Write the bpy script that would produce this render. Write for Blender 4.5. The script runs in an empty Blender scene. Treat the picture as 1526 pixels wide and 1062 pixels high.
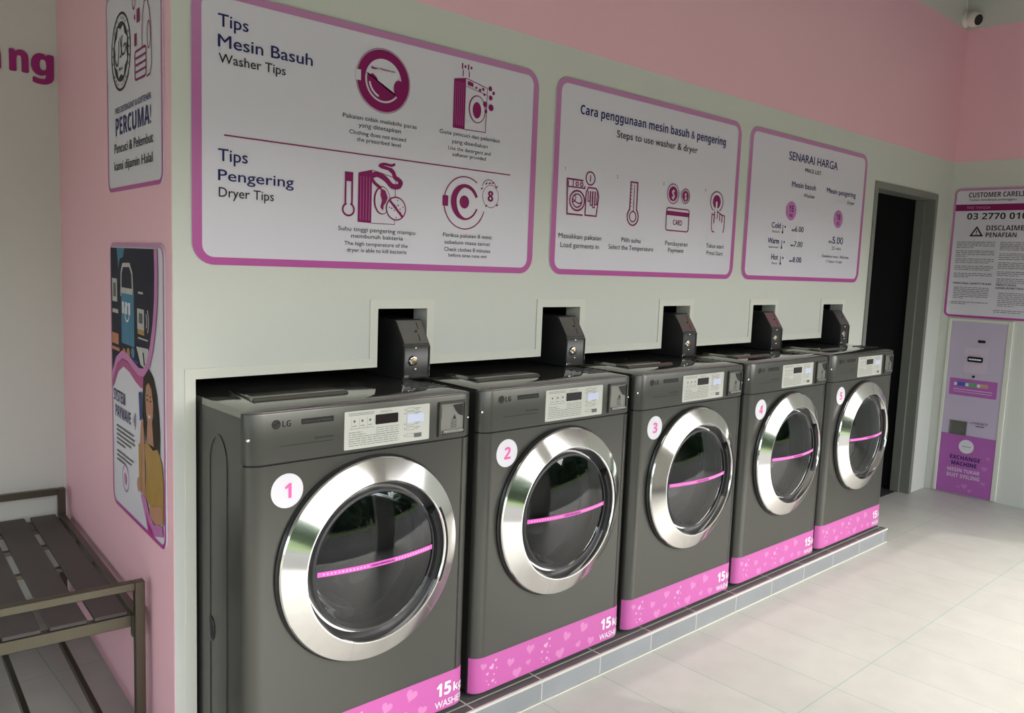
import bpy, bmesh, math, random
from mathutils import Vector, Matrix
PI = math.pi
SC = bpy.context.scene
COL = SC.collection
random.seed(7)

# ------------------------------------------------------------------ camera
F_PX, YAW, PITCH, ROLL = 1232.3, 0.7496, -0.1117, 0.0389
def make_camera():
    cy, sy, cp, sp = math.cos(YAW), math.sin(YAW), math.cos(PITCH), math.sin(PITCH)
    fwd = Vector((sy*cp, cy*cp, sp)); right = Vector((cy, -sy, 0)); up = right.cross(fwd)
    c, s = math.cos(ROLL), math.sin(ROLL)
    r2 = c*right + s*up; u2 = -s*right + c*up
    m = Matrix((r2, u2, -fwd)).transposed().to_4x4()
    m.translation = Vector((-0.8622, -1.8254, 1.3364))
    cd = bpy.data.cameras.new('camera'); ob = bpy.data.objects.new('camera', cd)
    ob.matrix_world = m
    cd.sensor_fit = 'HORIZONTAL'; cd.sensor_width = 36.0
    cd.lens = F_PX/1526*36.0
    cd.clip_start = 0.02
    COL.objects.link(ob); SC.camera = ob
make_camera()

# ------------------------------------------------------------------ light
SUN_AZ = Vector((0.424, -0.906)); SUN_EL = math.radians(41.5)
SUN_STRENGTH, SKY_STRENGTH, EXPOSURE = 1.9, 1.3, -0.80
def make_world():
    w = bpy.data.worlds.new('sky'); SC.world = w; w.use_nodes = True
    nt = w.node_tree; bg = nt.nodes['Background']
    sk = nt.nodes.new('ShaderNodeTexSky'); sk.sky_type = 'NISHITA'; sk.sun_disc = False
    sk.sun_elevation = SUN_EL; sk.sun_rotation = math.radians(155); sk.dust_density = 4.0; sk.air_density = 1.0
    hs = nt.nodes.new('ShaderNodeHueSaturation'); hs.inputs['Saturation'].default_value = 0.35
    nt.links.new(sk.outputs[0], hs.inputs['Color']); nt.links.new(hs.outputs[0], bg.inputs[0])
    bg.inputs[1].default_value = SKY_STRENGTH
    sd = bpy.data.lights.new('sun', 'SUN'); sd.energy = SUN_STRENGTH; sd.angle = math.radians(0.6); sd.color = (1.0, 0.96, 0.88)
    so = bpy.data.objects.new('sun', sd); COL.objects.link(so)
    d = Vector((SUN_AZ.x*math.cos(SUN_EL), SUN_AZ.y*math.cos(SUN_EL), math.sin(SUN_EL)))
    so.rotation_euler = (-d).to_track_quat('-Z', 'Y').to_euler(); so.location = (3, -6, 8)
make_world()
SC.view_settings.view_transform = 'Standard'; SC.view_settings.look = 'None'
SC.view_settings.exposure = EXPOSURE; SC.view_settings.gamma = 1.0; SC.view_settings.use_curve_mapping = False

# ------------------------------------------------------------------ key sizes (metres)
ZF = -0.087                                   # shop floor
WY = 0.3044                                   # face of the back wall
RX = 5.0506                                   # face of the right wall
PX0, SPL = -0.0666, 0.075                     # corner of the pink side wall and its splay
ALC = 1.713                                   # back wall of the alcove
CEIL = 3.40
WW, WD, PITCHW = 0.686, 0.767, 0.7343         # washer width, depth, spacing
FRONT, LINT = -2.15, 1.98             # line of the shop front, underside of its header

# ------------------------------------------------------------------ materials
MATS = {}
def srgb(r, g, b):
    f = lambda c: (c/255/12.92) if c/255 <= 0.04045 else ((c/255+0.055)/1.055)**2.4
    return (f(r), f(g), f(b), 1)
def mat(name, col, rough=0.5, metal=0.0, spec=0.5, bump=0.0, bscale=200.0, var=0.0, vscale=6.0, coat=0.0):
    m = bpy.data.materials.new(name); m.use_nodes = True
    nt = m.node_tree; b = nt.nodes['Principled BSDF']
    c = col if len(col) == 4 else (*col, 1)
    b.inputs['Base Color'].default_value = c
    b.inputs['Roughness'].default_value = rough; b.inputs['Metallic'].default_value = metal
    b.inputs['Specular IOR Level'].default_value = spec
    if coat: b.inputs['Coat Weight'].default_value = coat; b.inputs['Coat Roughness'].default_value = 0.08
    tc = nt.nodes.new('ShaderNodeTexCoord')
    if var:
        n = nt.nodes.new('ShaderNodeTexNoise'); n.inputs['Scale'].default_value = vscale; n.inputs['Detail'].default_value = 4
        nt.links.new(tc.outputs['Object'], n.inputs['Vector'])
        mx = nt.nodes.new('ShaderNodeMix'); mx.data_type = 'RGBA'
        mx.inputs['A'].default_value = tuple(v*(1-var) for v in c[:3])+(1,); mx.inputs['B'].default_value = tuple(min(1, v*(1+var)) for v in c[:3])+(1,)
        nt.links.new(n.outputs['Fac'], mx.inputs['Factor']); nt.links.new(mx.outputs['Result'], b.inputs['Base Color'])
    if bump:
        n = nt.nodes.new('ShaderNodeTexNoise'); n.inputs['Scale'].default_value = bscale
        nt.links.new(tc.outputs['Object'], n.inputs['Vector'])
        bp = nt.nodes.new('ShaderNodeBump'); bp.inputs['Strength'].default_value = bump; bp.inputs['Distance'].default_value = 0.002
        nt.links.new(n.outputs['Fac'], bp.inputs['Height']); nt.links.new(bp.outputs[0], b.inputs['Normal'])
    MATS[name] = m
    return m
def tile_mat(name, col, grout, w, h, ox, oy, rough, plane='xy', mortar=0.004, var=0.06):
    m = mat(name, col, rough); nt = m.node_tree; b = nt.nodes['Principled BSDF']
    tc = nt.nodes.new('ShaderNodeTexCoord'); sep = nt.nodes.new('ShaderNodeSeparateXYZ'); cmb = nt.nodes.new('ShaderNodeCombineXYZ')
    nt.links.new(tc.outputs['Object'], sep.inputs[0])
    ax = {'x': 0, 'y': 1, 'z': 2}
    for k, o in ((0, ox), (1, oy)):
        a = nt.nodes.new('ShaderNodeMath'); a.operation = 'SUBTRACT'; a.inputs[1].default_value = o
        nt.links.new(sep.outputs[ax[plane[k]]], a.inputs[0]); nt.links.new(a.outputs[0], cmb.inputs[k])
    br = nt.nodes.new('ShaderNodeTexBrick'); br.offset = 0; br.squash = 1
    br.inputs['Scale'].default_value = 1; br.inputs['Mortar Size'].default_value = mortar; br.inputs['Mortar Smooth'].default_value = 0.1
    br.inputs['Brick Width'].default_value = w; br.inputs['Row Height'].default_value = h; br.inputs['Bias'].default_value = 0
    br.inputs['Color1'].default_value = tuple(v*(1-var) for v in col[:3])+(1,)
    br.inputs['Color2'].default_value = tuple(v*(1+var) for v in col[:3])+(1,)
    br.inputs['Mortar'].default_value = grout
    nt.links.new(cmb.outputs[0], br.inputs['Vector'])
    n = nt.nodes.new('ShaderNodeTexNoise'); n.inputs['Scale'].default_value = 9; n.inputs['Detail'].default_value = 6
    nt.links.new(tc.outputs['Object'], n.inputs['Vector'])
    mr = nt.nodes.new('ShaderNodeMapRange'); mr.inputs['To Min'].default_value = 0.88; mr.inputs['To Max'].default_value = 1.1
    nt.links.new(n.outputs['Fac'], mr.inputs['Value'])
    mx = nt.nodes.new('ShaderNodeMix'); mx.data_type = 'RGBA'; mx.blend_type = 'MULTIPLY'; mx.inputs['Factor'].default_value = 1
    nt.links.new(br.outputs['Color'], mx.inputs['A']); nt.links.new(mr.outputs[0], mx.inputs['B'])
    nt.links.new(mx.outputs['Result'], b.inputs['Base Color'])
    return m
def glass_mat(name, tint, rough=0.02, ior=1.55):
    m = bpy.data.materials.new(name); m.use_nodes = True; nt = m.node_tree; nt.nodes.clear()
    out = nt.nodes.new('ShaderNodeOutputMaterial'); tr = nt.nodes.new('ShaderNodeBsdfTransparent'); tr.inputs[0].default_value = (*tint, 1)
    gl = nt.nodes.new('ShaderNodeBsdfGlossy'); gl.inputs['Roughness'].default_value = rough; gl.inputs['Color'].default_value = (0.95, 0.97, 0.98, 1)
    fr = nt.nodes.new('ShaderNodeFresnel'); fr.inputs['IOR'].default_value = ior
    mx = nt.nodes.new('ShaderNodeMixShader')
    nt.links.new(fr.outputs[0], mx.inputs[0]); nt.links.new(tr.outputs[0], mx.inputs[1]); nt.links.new(gl.outputs[0], mx.inputs[2]); nt.links.new(mx.outputs[0], out.inputs[0])
    MATS[name] = m; return m
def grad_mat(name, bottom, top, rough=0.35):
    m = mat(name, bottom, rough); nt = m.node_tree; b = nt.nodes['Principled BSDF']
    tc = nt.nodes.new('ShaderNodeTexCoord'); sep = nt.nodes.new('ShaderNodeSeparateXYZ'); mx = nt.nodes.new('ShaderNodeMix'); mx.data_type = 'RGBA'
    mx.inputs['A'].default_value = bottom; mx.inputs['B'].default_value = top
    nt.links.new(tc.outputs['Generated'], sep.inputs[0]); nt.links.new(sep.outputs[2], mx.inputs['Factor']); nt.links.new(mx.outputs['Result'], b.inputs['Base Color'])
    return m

M_WALL = mat('white wall paint', (0.60, 0.62, 0.565), 0.6, bump=0.05, bscale=90, var=0.02, vscale=3)
M_CREAM = mat('cream trim', (0.64, 0.65, 0.575), 0.45)
M_GROUT = mat('pale grout', (0.46, 0.455, 0.41), 0.6, var=0.08, vscale=20)
M_PINK = mat('pink wall paint', (0.84, 0.495, 0.565), 0.55, bump=0.05, bscale=90, var=0.02, vscale=3)
M_CEIL = mat('ceiling paint', (0.5, 0.5, 0.47), 0.7, var=0.02)
M_DARKROOM = mat('shade-black service space', (0.012, 0.012, 0.014), 0.8, var=0.1)  # near-black base colour stands in for the lack of light inside
M_FLOOR = tile_mat('floor tile', (0.42, 0.412, 0.378), (0.27, 0.34, 0.31, 1), 0.289, 0.58, 2.148, -0.617, 0.42, 'xy', 0.0022, 0.03)
M_PLF = tile_mat('plinth face tile', (0.19, 0.205, 0.213), (0.40, 0.40, 0.37, 1), 0.289, 0.5, 2.148, -0.4, 0.35, 'xz', 0.0022)
M_PLT = tile_mat('plinth top tile', (0.085, 0.085, 0.08), (0.4, 0.39, 0.36, 1), 0.289, 0.3, 2.148, -0.3, 0.35, 'xy', 0.003)
M_DOORF = mat('grey door frame', srgb(118, 120, 112), 0.4, var=0.03)
M_GREY = mat('graphite steel', (0.076, 0.077, 0.068), 0.28, 0.55, var=0.03, vscale=2)
M_GREYTOP = mat('graphite gloss lid', (0.30, 0.30, 0.28), 0.07, 0.9, var=0.03, vscale=2)
M_CHROME = mat('brushed chrome', (0.86, 0.86, 0.83), 0.11, 1.0, var=0.02, vscale=30)
M_CHROME2 = mat('polished chrome', (0.82, 0.82, 0.82), 0.05, 1.0, var=0.01)
M_DRUM = mat('drum steel', (0.13, 0.13, 0.135), 0.30, 0.9, bump=0.6, bscale=120, var=0.1)
M_RUBBER = mat('dark rubber', (0.03, 0.03, 0.032), 0.45, var=0.1)
M_BLACK = mat('black plastic', (0.012, 0.012, 0.013), 0.25, var=0.1)
M_HANDLE = mat('matt black plastic', (0.010, 0.010, 0.011), 0.5, spec=0.25, var=0.1)
M_BOX = mat('black powder coat', (0.022, 0.022, 0.023), 0.28, var=0.1)
M_SLOPE = mat('polished steel plate', (0.45, 0.46, 0.46), 0.12, 1.0, var=0.03)
M_BOXPLATE = mat('glossy black plate', (0.045, 0.045, 0.046), 0.12, 0.3, var=0.1)
M_BRASS = mat('worn brass', (0.32, 0.22, 0.12), 0.3, 1.0, var=0.2, vscale=60)
M_GLASS = glass_mat('door glass', (0.80, 0.83, 0.83))
M_STRIP = mat('pink strip', srgb(222, 96, 188), 0.4, var=0.02)
M_BAND = mat('pink vinyl', (0.43, 0.088, 0.30), 0.4, var=0.03, vscale=14)
M_BANDL = mat('pale pink print', (0.52, 0.18, 0.39), 0.4, var=0.03)
M_WHITE = mat('white print', (0.66, 0.65, 0.69), 0.45, var=0.01)
M_PINKNUM = mat('pink print', srgb(226, 95, 165), 0.4, var=0.02)
M_LABEL = mat('panel label', (0.48, 0.49, 0.44), 0.4, var=0.02)
M_LABELINK = mat('label ink', (0.10, 0.10, 0.10), 0.5, var=0.05)
M_BLUELBL = mat('pale blue label', (0.50, 0.55, 0.70), 0.4, var=0.02)
M_DISPLAY = mat('dark display', (0.012, 0.008, 0.008), 0.15, var=0.1)
M_INK = mat('dark badge print', (0.02, 0.02, 0.02), 0.5, spec=0.2, var=0.05)
M_BOARD = mat('sign board', (0.66, 0.64, 0.71), 0.35, var=0.015, vscale=2)
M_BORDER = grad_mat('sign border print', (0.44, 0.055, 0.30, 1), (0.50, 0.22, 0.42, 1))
M_PURPLE = mat('purple print', (0.235, 0.012, 0.105), 0.5, spec=0.2, var=0.03)
M_LILAC = mat('lilac print', (0.52, 0.16, 0.42), 0.4, var=0.02)
M_NAVY = mat('navy print', (0.022, 0.022, 0.115), 0.5, spec=0.2, var=0.03)
M_TEXT = mat('black print', (0.022, 0.021, 0.03), 0.5, spec=0.2, var=0.03)
M_BENCH = mat('bronze grey steel', (0.105, 0.095, 0.070), 0.34, 0.85, var=0.06, vscale=5)
M_SLAT = mat('bench slat', (0.050, 0.042, 0.040), 0.42, 0.1, var=0.06, vscale=8)
M_CAM = mat('white plastic', (0.72, 0.70, 0.64), 0.35, var=0.02)
M_SIGNPURP = mat('purple wall lettering', srgb(150, 30, 110), 0.4, var=0.02)
M_EXL = mat('lilac panel', (0.50, 0.44, 0.56), 0.4, var=0.02)
M_EXP = mat('orchid panel', (0.40, 0.115, 0.40), 0.4, var=0.04, vscale=9)
M_STEEL = mat('steel tray', (0.25, 0.25, 0.23), 0.35, 0.7, var=0.05)
M_PAVE = mat('pavement concrete', (0.08, 0.078, 0.075), 0.8, var=0.12, vscale=1.5)
M_ROAD = mat('road asphalt', (0.09, 0.09, 0.09), 0.85, var=0.15, vscale=2)
M_GRASS = mat('grass', (0.13, 0.20, 0.05), 0.9, var=0.3, vscale=3)
M_LEAF = mat('tree leaves', (0.035, 0.075, 0.025), 0.8, var=0.5, vscale=1.2)

# ------------------------------------------------------------------ helpers
def link(name, bm, m, parent=None, shift=(0, 0, 0), smooth=False, recalc=True):
    if recalc: bmesh.ops.recalc_face_normals(bm, faces=bm.faces)
    if any(shift): bmesh.ops.translate(bm, verts=bm.verts, vec=Vector(shift))
    me = bpy.data.meshes.new(name); bm.to_mesh(me); bm.free()
    for x in (m if isinstance(m, (list, tuple)) else [m]): me.materials.append(x)
    if smooth:
        me.polygons.foreach_set('use_smooth', [True]*len(me.polygons))
        if smooth != 'all':
            me.set_sharp_from_angle(angle=math.radians(35 if smooth is True else smooth))
    o = bpy.data.objects.new(name, me); COL.objects.link(o)
    if parent: o.parent = parent
    return o
def tag(o, label=None, cat=None, group=None, kind=None):
    if label: o['label'] = label
    if cat: o['category'] = cat
    if group: o['group'] = group
    if kind: o['kind'] = kind
    return o
def thing(name, label, cat, loc=(0, 0, 0), rotz=0, group=None):
    o = bpy.data.objects.new(name, None); o.empty_display_size = 0.1; COL.objects.link(o)
    o.location = loc; o.rotation_euler = (0, 0, rotz)
    return tag(o, label, cat, group)
def dup(root, loc, rotz=None):
    r = root.copy(); COL.objects.link(r); r.location = loc
    if rotz is not None: r.rotation_euler = (0, 0, rotz)
    for ch in list(root.children):
        c = ch.copy(); COL.objects.link(c); c.parent = r
        for g in list(ch.children):
            d = g.copy(); COL.objects.link(d); d.parent = c
    return r
def box(bm, x0, y0, z0, x1, y1, z1, bev=0.0, seg=2):
    vs = [bm.verts.new(p) for p in ((x0,y0,z0),(x1,y0,z0),(x1,y1,z0),(x0,y1,z0),(x0,y0,z1),(x1,y0,z1),(x1,y1,z1),(x0,y1,z1))]
    fs = [bm.faces.new([vs[i] for i in f]) for f in ((0,3,2,1),(4,5,6,7),(0,1,5,4),(1,2,6,5),(2,3,7,6),(3,0,4,7))]
    if bev:
        es = list({e for f in fs for e in f.edges})
        bmesh.ops.bevel(bm, geom=es, offset=bev, segments=seg, affect='EDGES', profile=0.5)
    return fs
def nb(): return bmesh.new()
def bx(*a, **k):
    bm = nb(); box(bm, *a, **k); return bm
_K = [0]
def step(y):
    """every printed shape lies a hair in front of the one before it"""
    _K[0] = (_K[0]+1) % 12
    return y-4e-5*_K[0]
def poly(bm, pts, y):
    y = step(y)
    return bm.faces.new([bm.verts.new((p[0], y, p[1])) for p in pts])
def ell(cx, cz, rx, rz=None, n=36, a0=0.0, a1=2*PI):
    rz = rx if rz is None else rz
    full = abs(a1-a0-2*PI) < 1e-6
    return [(cx+rx*math.cos(a0+(a1-a0)*i/(n if full else n-1)), cz+rz*math.sin(a0+(a1-a0)*i/(n if full else n-1))) for i in range(n)]
def rrect(x0, z0, x1, z1, r, n=8):
    out = []
    for cx, cz, a in ((x1-r, z0+r, -PI/2), (x1-r, z1-r, 0), (x0+r, z1-r, PI/2), (x0+r, z0+r, PI)):
        out += [(cx+r*math.cos(a+PI/2*i/n), cz+r*math.sin(a+PI/2*i/n)) for i in range(n+1)]
    return out
def ringf(bm, outer, inner, y):
    n = len(outer)
    a = [bm.verts.new((p[0], y, p[1])) for p in outer]; b = [bm.verts.new((p[0], y, p[1])) for p in inner]
    for i in range(n): bm.faces.new((a[i], a[(i+1) % n], b[(i+1) % n], b[i]))
def stroke(bm, pts, w, y, closed=False):
    y = step(y)
    P = [Vector((p[0], p[1])) for p in pts]; n = len(P); L = []; R = []
    for i in range(n):
        a = P[i-1] if (i > 0 or closed) else P[i]; c = P[(i+1) % n] if (i < n-1 or closed) else P[i]
        d1 = (P[i]-a); d2 = (c-P[i])
        if d1.length < 1e-9: d1 = d2
        if d2.length < 1e-9: d2 = d1
        d1.normalize(); d2.normalize()
        n1 = Vector((-d1.y, d1.x)); n2 = Vector((-d2.y, d2.x)); m = n1+n2
        if m.length < 1e-6: m = n1
        m.normalize(); k = min(1/max(m.dot(n1), 0.35), 2.0)
        L.append(P[i]+m*w/2*k); R.append(P[i]-m*w/2*k)
    l = [bm.verts.new((p.x, y, p.y)) for p in L]; r = [bm.verts.new((p.x, y, p.y)) for p in R]
    for i in range(n if closed else n-1):
        j = (i+1) % n
        bm.faces.new((l[i], l[j], r[j], r[i]))
def arc(cx, cz, rx, rz, d0, d1, n=24): return ell(cx, cz, rx, rz, n, math.radians(d0), math.radians(d1)+1e-5)
def extr(bm, pts, y0, y1):
    """closed outline in x,z pushed from y0 to y1"""
    a = [bm.verts.new((p[0], y0, p[1])) for p in pts]; b = [bm.verts.new((p[0], y1, p[1])) for p in pts]; n = len(pts)
    bm.faces.new(a); bm.faces.new(b[::-1])
    for i in range(n): bm.faces.new((a[i], b[i], b[(i+1) % n], a[(i+1) % n]))
def revolve(bm, prof, cx, cz, n=96, y_axis=True, close=False):
    """profile of (radius, y) turned about the y axis through (cx, cz)"""
    rings = []
    for r, y in prof:
        if r < 1e-6: rings.append([bm.verts.new((cx, y, cz))])
        else: rings.append([bm.verts.new((cx+r*math.cos(2*PI*i/n), y, cz+r*math.sin(2*PI*i/n))) for i in range(n)])
    for a, b in zip(rings, rings[1:]):
        for i in range(n):
            j = (i+1) % n
            if len(a) == 1: bm.faces.new((a[0], b[i], b[j]))
            elif len(b) == 1: bm.faces.new((a[i], a[j], b[0]))
            else: bm.faces.new((a[i], a[j], b[j], b[i]))

# lettering: the built-in typeface turned into flat faces, fitted to a left/right edge, a baseline and a cap height
_TC = {}
def styled(s, heavy):
    out = ''
    for c in s:
        if heavy and 'A' <= c <= 'Z': out += chr(0x1D5D4+ord(c)-65)
        elif heavy and 'a' <= c <= 'z': out += chr(0x1D5EE+ord(c)-97)
        elif heavy and c.isdigit(): out += chr(0x1D7EC+int(c))
        elif c == '1': out += chr(0x1D7E3)
        else: out += c
    return out
def glyphs(s, bold):
    """flat faces of a line of lettering; bold >= 0.02 takes the heavy sans cut, less than that only thickens the strokes"""
    key = (s, bold)
    if key not in _TC:
        cu = bpy.data.curves.new('t', 'FONT'); cu.body = styled(s, bold >= 0.02); cu.size = 1.0; cu.resolution_u = 3
        ob = bpy.data.objects.new('t', cu); COL.objects.link(ob)
        dg = bpy.context.evaluated_depsgraph_get(); me = bpy.data.meshes.new_from_object(ob.evaluated_get(dg))
        v0 = [(p.co.x, p.co.y) for p in me.vertices]; f0 = [tuple(p.vertices) for p in me.polygons]
        bpy.data.objects.remove(ob); bpy.data.curves.remove(cu); bpy.data.meshes.remove(me)
        e = 0 if bold < 0.002 else bold if bold < 0.02 else max(0, bold-0.03)
        v, f, n0 = [], [], len(v0)
        for dx, dy in (((0, 0),) if e == 0 else ((-e, 0), (e, 0), (0, e*.7), (0, -e*.7))):
            k = len(v); v += [(a+dx, b+dy) for a, b in v0]; f += [tuple(q+k for q in t) for t in f0]
        _TC[key] = (v, f, n0)
    return _TC[key]
def capheight(bold):
    v, f, _ = glyphs('H', bold); return max(p[1] for p in v)
def text(bm, s, x0, x1, zb, cap, y, bold=0.0, fn=None):
    """x1 None keeps the natural width"""
    v, f, n0 = glyphs(s, bold)
    if not v: return
    a = min(p[0] for p in v); b = max(p[0] for p in v); sz = cap/capheight(bold)
    sx = sz if x1 is None else (x1-x0)/(b-a)
    fn = fn or (lambda u, w: (u, y, w))
    vs = []
    for i, p in enumerate(v):                    # each thickening copy lies a hair in front of the last
        q = fn(x0+(p[0]-a)*sx, zb+p[1]*sz); vs.append(bm.verts.new((q[0], q[1]-0.00012*(i//n0), q[2])))
    for q in f:
        try: bm.faces.new([vs[i] for i in q])
        except ValueError: pass

# ------------------------------------------------------------------ the setting
def grid_wall(name, xs, zs, solid, y0, y1, mats, midx=None):
    """wall of cells between x cuts and z cuts; open cells become openings with reveals"""
    bm = nb(); V = {}
    def v(x, y, z):
        k = (round(x, 5), round(y, 5), round(z, 5))
        if k not in V: V[k] = bm.verts.new((x, y, z))
        return V[k]
    nx, nz = len(xs)-1, len(zs)-1
    S = [[solid((xs[i]+xs[i+1])/2, (zs[k]+zs[k+1])/2) for k in range(nz)] for i in range(nx)]
    g = lambda i, k: 0 <= i < nx and 0 <= k < nz and S[i][k]
    for i in range(nx):
        for k in range(nz):
            if not S[i][k]: continue
            a, b, c, d = xs[i], xs[i+1], zs[k], zs[k+1]; mi = midx((a+b)/2, (c+d)/2) if midx else 0
            fs = [bm.faces.new((v(a,y0,c), v(b,y0,c), v(b,y0,d), v(a,y0,d))), bm.faces.new((v(a,y1,c), v(a,y1,d), v(b,y1,d), v(b,y1,c)))]
            if not g(i-1, k): fs.append(bm.faces.new((v(a,y0,c), v(a,y0,d), v(a,y1,d), v(a,y1,c))))
            if not g(i+1, k): fs.append(bm.faces.new((v(b,y0,c), v(b,y1,c), v(b,y1,d), v(b,y0,d))))
            if not g(i, k-1): fs.append(bm.faces.new((v(a,y0,c), v(a,y1,c), v(b,y1,c), v(b,y0,c))))
            if not g(i, k+1): fs.append(bm.faces.new((v(a,y0,d), v(b,y0,d), v(b,y1,d), v(a,y1,d))))
            for q in fs: q.material_index = mi
    return tag(link(name, bm, mats, recalc=False), kind='structure')

NOTCH = [(0.553, 0.739), (1.2606, 1.4614), (1.979, 2.171), (2.685, 2.890), (3.388, 3.612)]
NZ = 1.184
RECX = (-0.0085, 3.70); RECZ = 1.004
DX0, DX1, DZ1 = 3.8985, 4.8020, 1.8810
WT = 0.07
xs = sorted({PX0+0.0015, RECX[0], RECX[1], DX0, DX1, RX+0.1, *[q for n in NOTCH for q in n]})
zs = [ZF, RECZ, NZ, DZ1, 2.112, 2.955, CEIL]
def back_solid(x, z):
    if RECX[0] < x < RECX[1] and z < RECZ: return False
    if z < NZ and any(a < x < b for a, b in NOTCH): return False
    if DX0 < x < DX1 and z < DZ1: return False
    return True
wb = grid_wall('wall_back', xs, zs, back_solid, WY, WY+WT, [M_WALL, M_PINK], lambda x, z: 1 if 2.112 < z < 2.955 else 0)
for v_ in wb.data.vertices:
    if v_.co.x < PX0+0.01 and v_.co.y > WY+0.01: v_.co.x += SPL*WT+0.002
# white bead round the machine opening and its notches
bm = nb()
def bead(pts, w=0.032):
    stroke(bm, pts, w, WY-0.003)
pts = [(RECX[0]-0.014, ZF), (RECX[0]-0.014, RECZ+0.014)]
for a, b in NOTCH: pts += [(a-0.014, RECZ+0.014), (a-0.014, NZ+0.014), (b+0.014, NZ+0.014), (b+0.014, RECZ+0.014)]
pts += [(RECX[1]+0.014, RECZ+0.014)]
bead(pts, 0.028)
r = bmesh.ops.extrude_face_region(bm, geom=bm.faces[:])
bmesh.ops.translate(bm, verts=[g for g in r['geom'] if isinstance(g, bmesh.types.BMVert)], vec=(0, 0.0028, 0))
tag(link('trim_1', bm, M_CREAM), kind='structure')

# shade-black service space behind the machines and behind the doorway
def shell(name, x0, x1, y0, y1, z0, z1, m):
    bm = nb(); t = 0.04
    box(bm, x0, y1, z0, x1, y1+t, z1); box(bm, x0-t, y0, z0, x0, y1+t, z1); box(bm, x1, y0, z0, x1+t, y1+t, z1); box(bm, x0-t, y0, z1, x1+t, y1+t, z1+t)
    return tag(link(name, bm, m), kind='structure')
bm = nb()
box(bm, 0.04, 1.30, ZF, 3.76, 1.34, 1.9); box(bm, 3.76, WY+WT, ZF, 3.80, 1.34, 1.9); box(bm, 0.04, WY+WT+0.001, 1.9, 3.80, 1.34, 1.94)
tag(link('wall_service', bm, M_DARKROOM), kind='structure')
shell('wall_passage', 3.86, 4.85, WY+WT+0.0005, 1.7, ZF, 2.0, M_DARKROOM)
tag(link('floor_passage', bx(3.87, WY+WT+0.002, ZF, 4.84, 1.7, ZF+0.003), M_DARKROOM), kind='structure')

# pink side wall (slightly splayed) and the alcove
DV = Vector((SPL, 1)).normalized(); NV = Vector((1, -SPL)).normalized()
ANG_PINK = math.atan2(-SPL, 1)
bm = nb()
LSP = (ALC-WY)/DV.y
box(bm, 0, 0.0022, ZF, 0.018, LSP+0.02, CEIL)
bm.faces.ensure_lookup_table()
for f in bm.faces: f.material_index = 1 if f.calc_center_median().x > 0.017 else 0  # inner face gets the near-black too, in place of shade
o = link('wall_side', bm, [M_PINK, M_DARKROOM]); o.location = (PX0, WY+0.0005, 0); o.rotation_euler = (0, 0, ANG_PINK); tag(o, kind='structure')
tag(link('wall_alcove', bx(-4.2, ALC, ZF, 0.10, ALC+0.1, CEIL), M_WALL), kind='structure')
bm = nb(); box(bm, -4.3, FRONT-0.1, LINT, -4.2, ALC+0.1, CEIL); box(bm, -4.3, 1.2, ZF, -4.2, ALC+0.1, LINT); box(bm, -4.3, FRONT-0.1, ZF, -4.2, 1.2, 0.75)  # unseen wall; opening above the sill added to brighten pink wall and alcove
tag(link('wall_left', bm, M_WALL), kind='structure')
bm = nb()
for z0, z1, mi in ((ZF, 2.112, 0), (2.112, 2.955, 1), (2.955, CEIL, 0)):
    for f in box(bm, RX, FRONT-0.1, z0, RX+0.1, WY, z1): f.material_index = mi
tag(link('wall_right', bm, [M_WALL, M_PINK]), kind='structure')
tag(link('ceiling', bx(-4.3, FRONT-0.1, CEIL, RX+0.1, ALC+0.1, CEIL+0.1), M_CEIL), kind='structure')
tag(link('floor', bx(-4.3, FRONT-0.1, ZF-0.1, RX+0.1, ALC+0.1, ZF), M_FLOOR), kind='structure')
# shop front, unseen: header lowered to dim upper walls, column added to shade floor

bm = nb(); box(bm, -4.3, FRONT-0.12, LINT, RX+0.1, FRONT, CEIL); box(bm, 1.55, FRONT-0.12, ZF, 2.15, FRONT, LINT)
tag(link('wall_front', bm, M_WALL), kind='structure')
# outside
tag(link('pavement', bx(-25, -4.6, ZF-0.16, 30, FRONT-0.1, ZF-0.02), M_PAVE), kind='structure')
tag(link('path', bx(-25, FRONT-0.1, ZF-0.16, -4.3, 12, ZF-0.02), M_PAVE), kind='structure')
tag(link('road', bx(-25, -8.2, ZF-0.2, 30, -4.6, ZF-0.08), M_ROAD), kind='structure')
tag(link('lawn', bx(-25, -60, ZF-0.2, 60, -8.2, ZF-0.04), M_GRASS), kind='structure')
bm = nb()
for i in range(34):
    x = -24+i*2.4+random.uniform(-0.8, 0.8); y = -17+random.uniform(-2, 2); h = random.uniform(2.2, 3.6)
    for j in range(5):
        m = Matrix.Translation((x+random.uniform(-1.2, 1.2), y+random.uniform(-1, 1), 0.8+h*0.62*j/4)) @ Matrix.Diagonal((random.uniform(1.1, 1.9), 1.4, random.uniform(0.9, 1.5), 1))
        r = bmesh.ops.create_icosphere(bm, subdivisions=2, radius=1.0, matrix=m)
        for v in r['verts']: v.co += Vector((random.uniform(-.22, .22), random.uniform(-.22, .22), random.uniform(-.22, .22)))
tag(link('treeline', bm, M_LEAF, recalc=False), 'dark green row of trees beyond the road outside', 'trees', kind='stuff')

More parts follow.
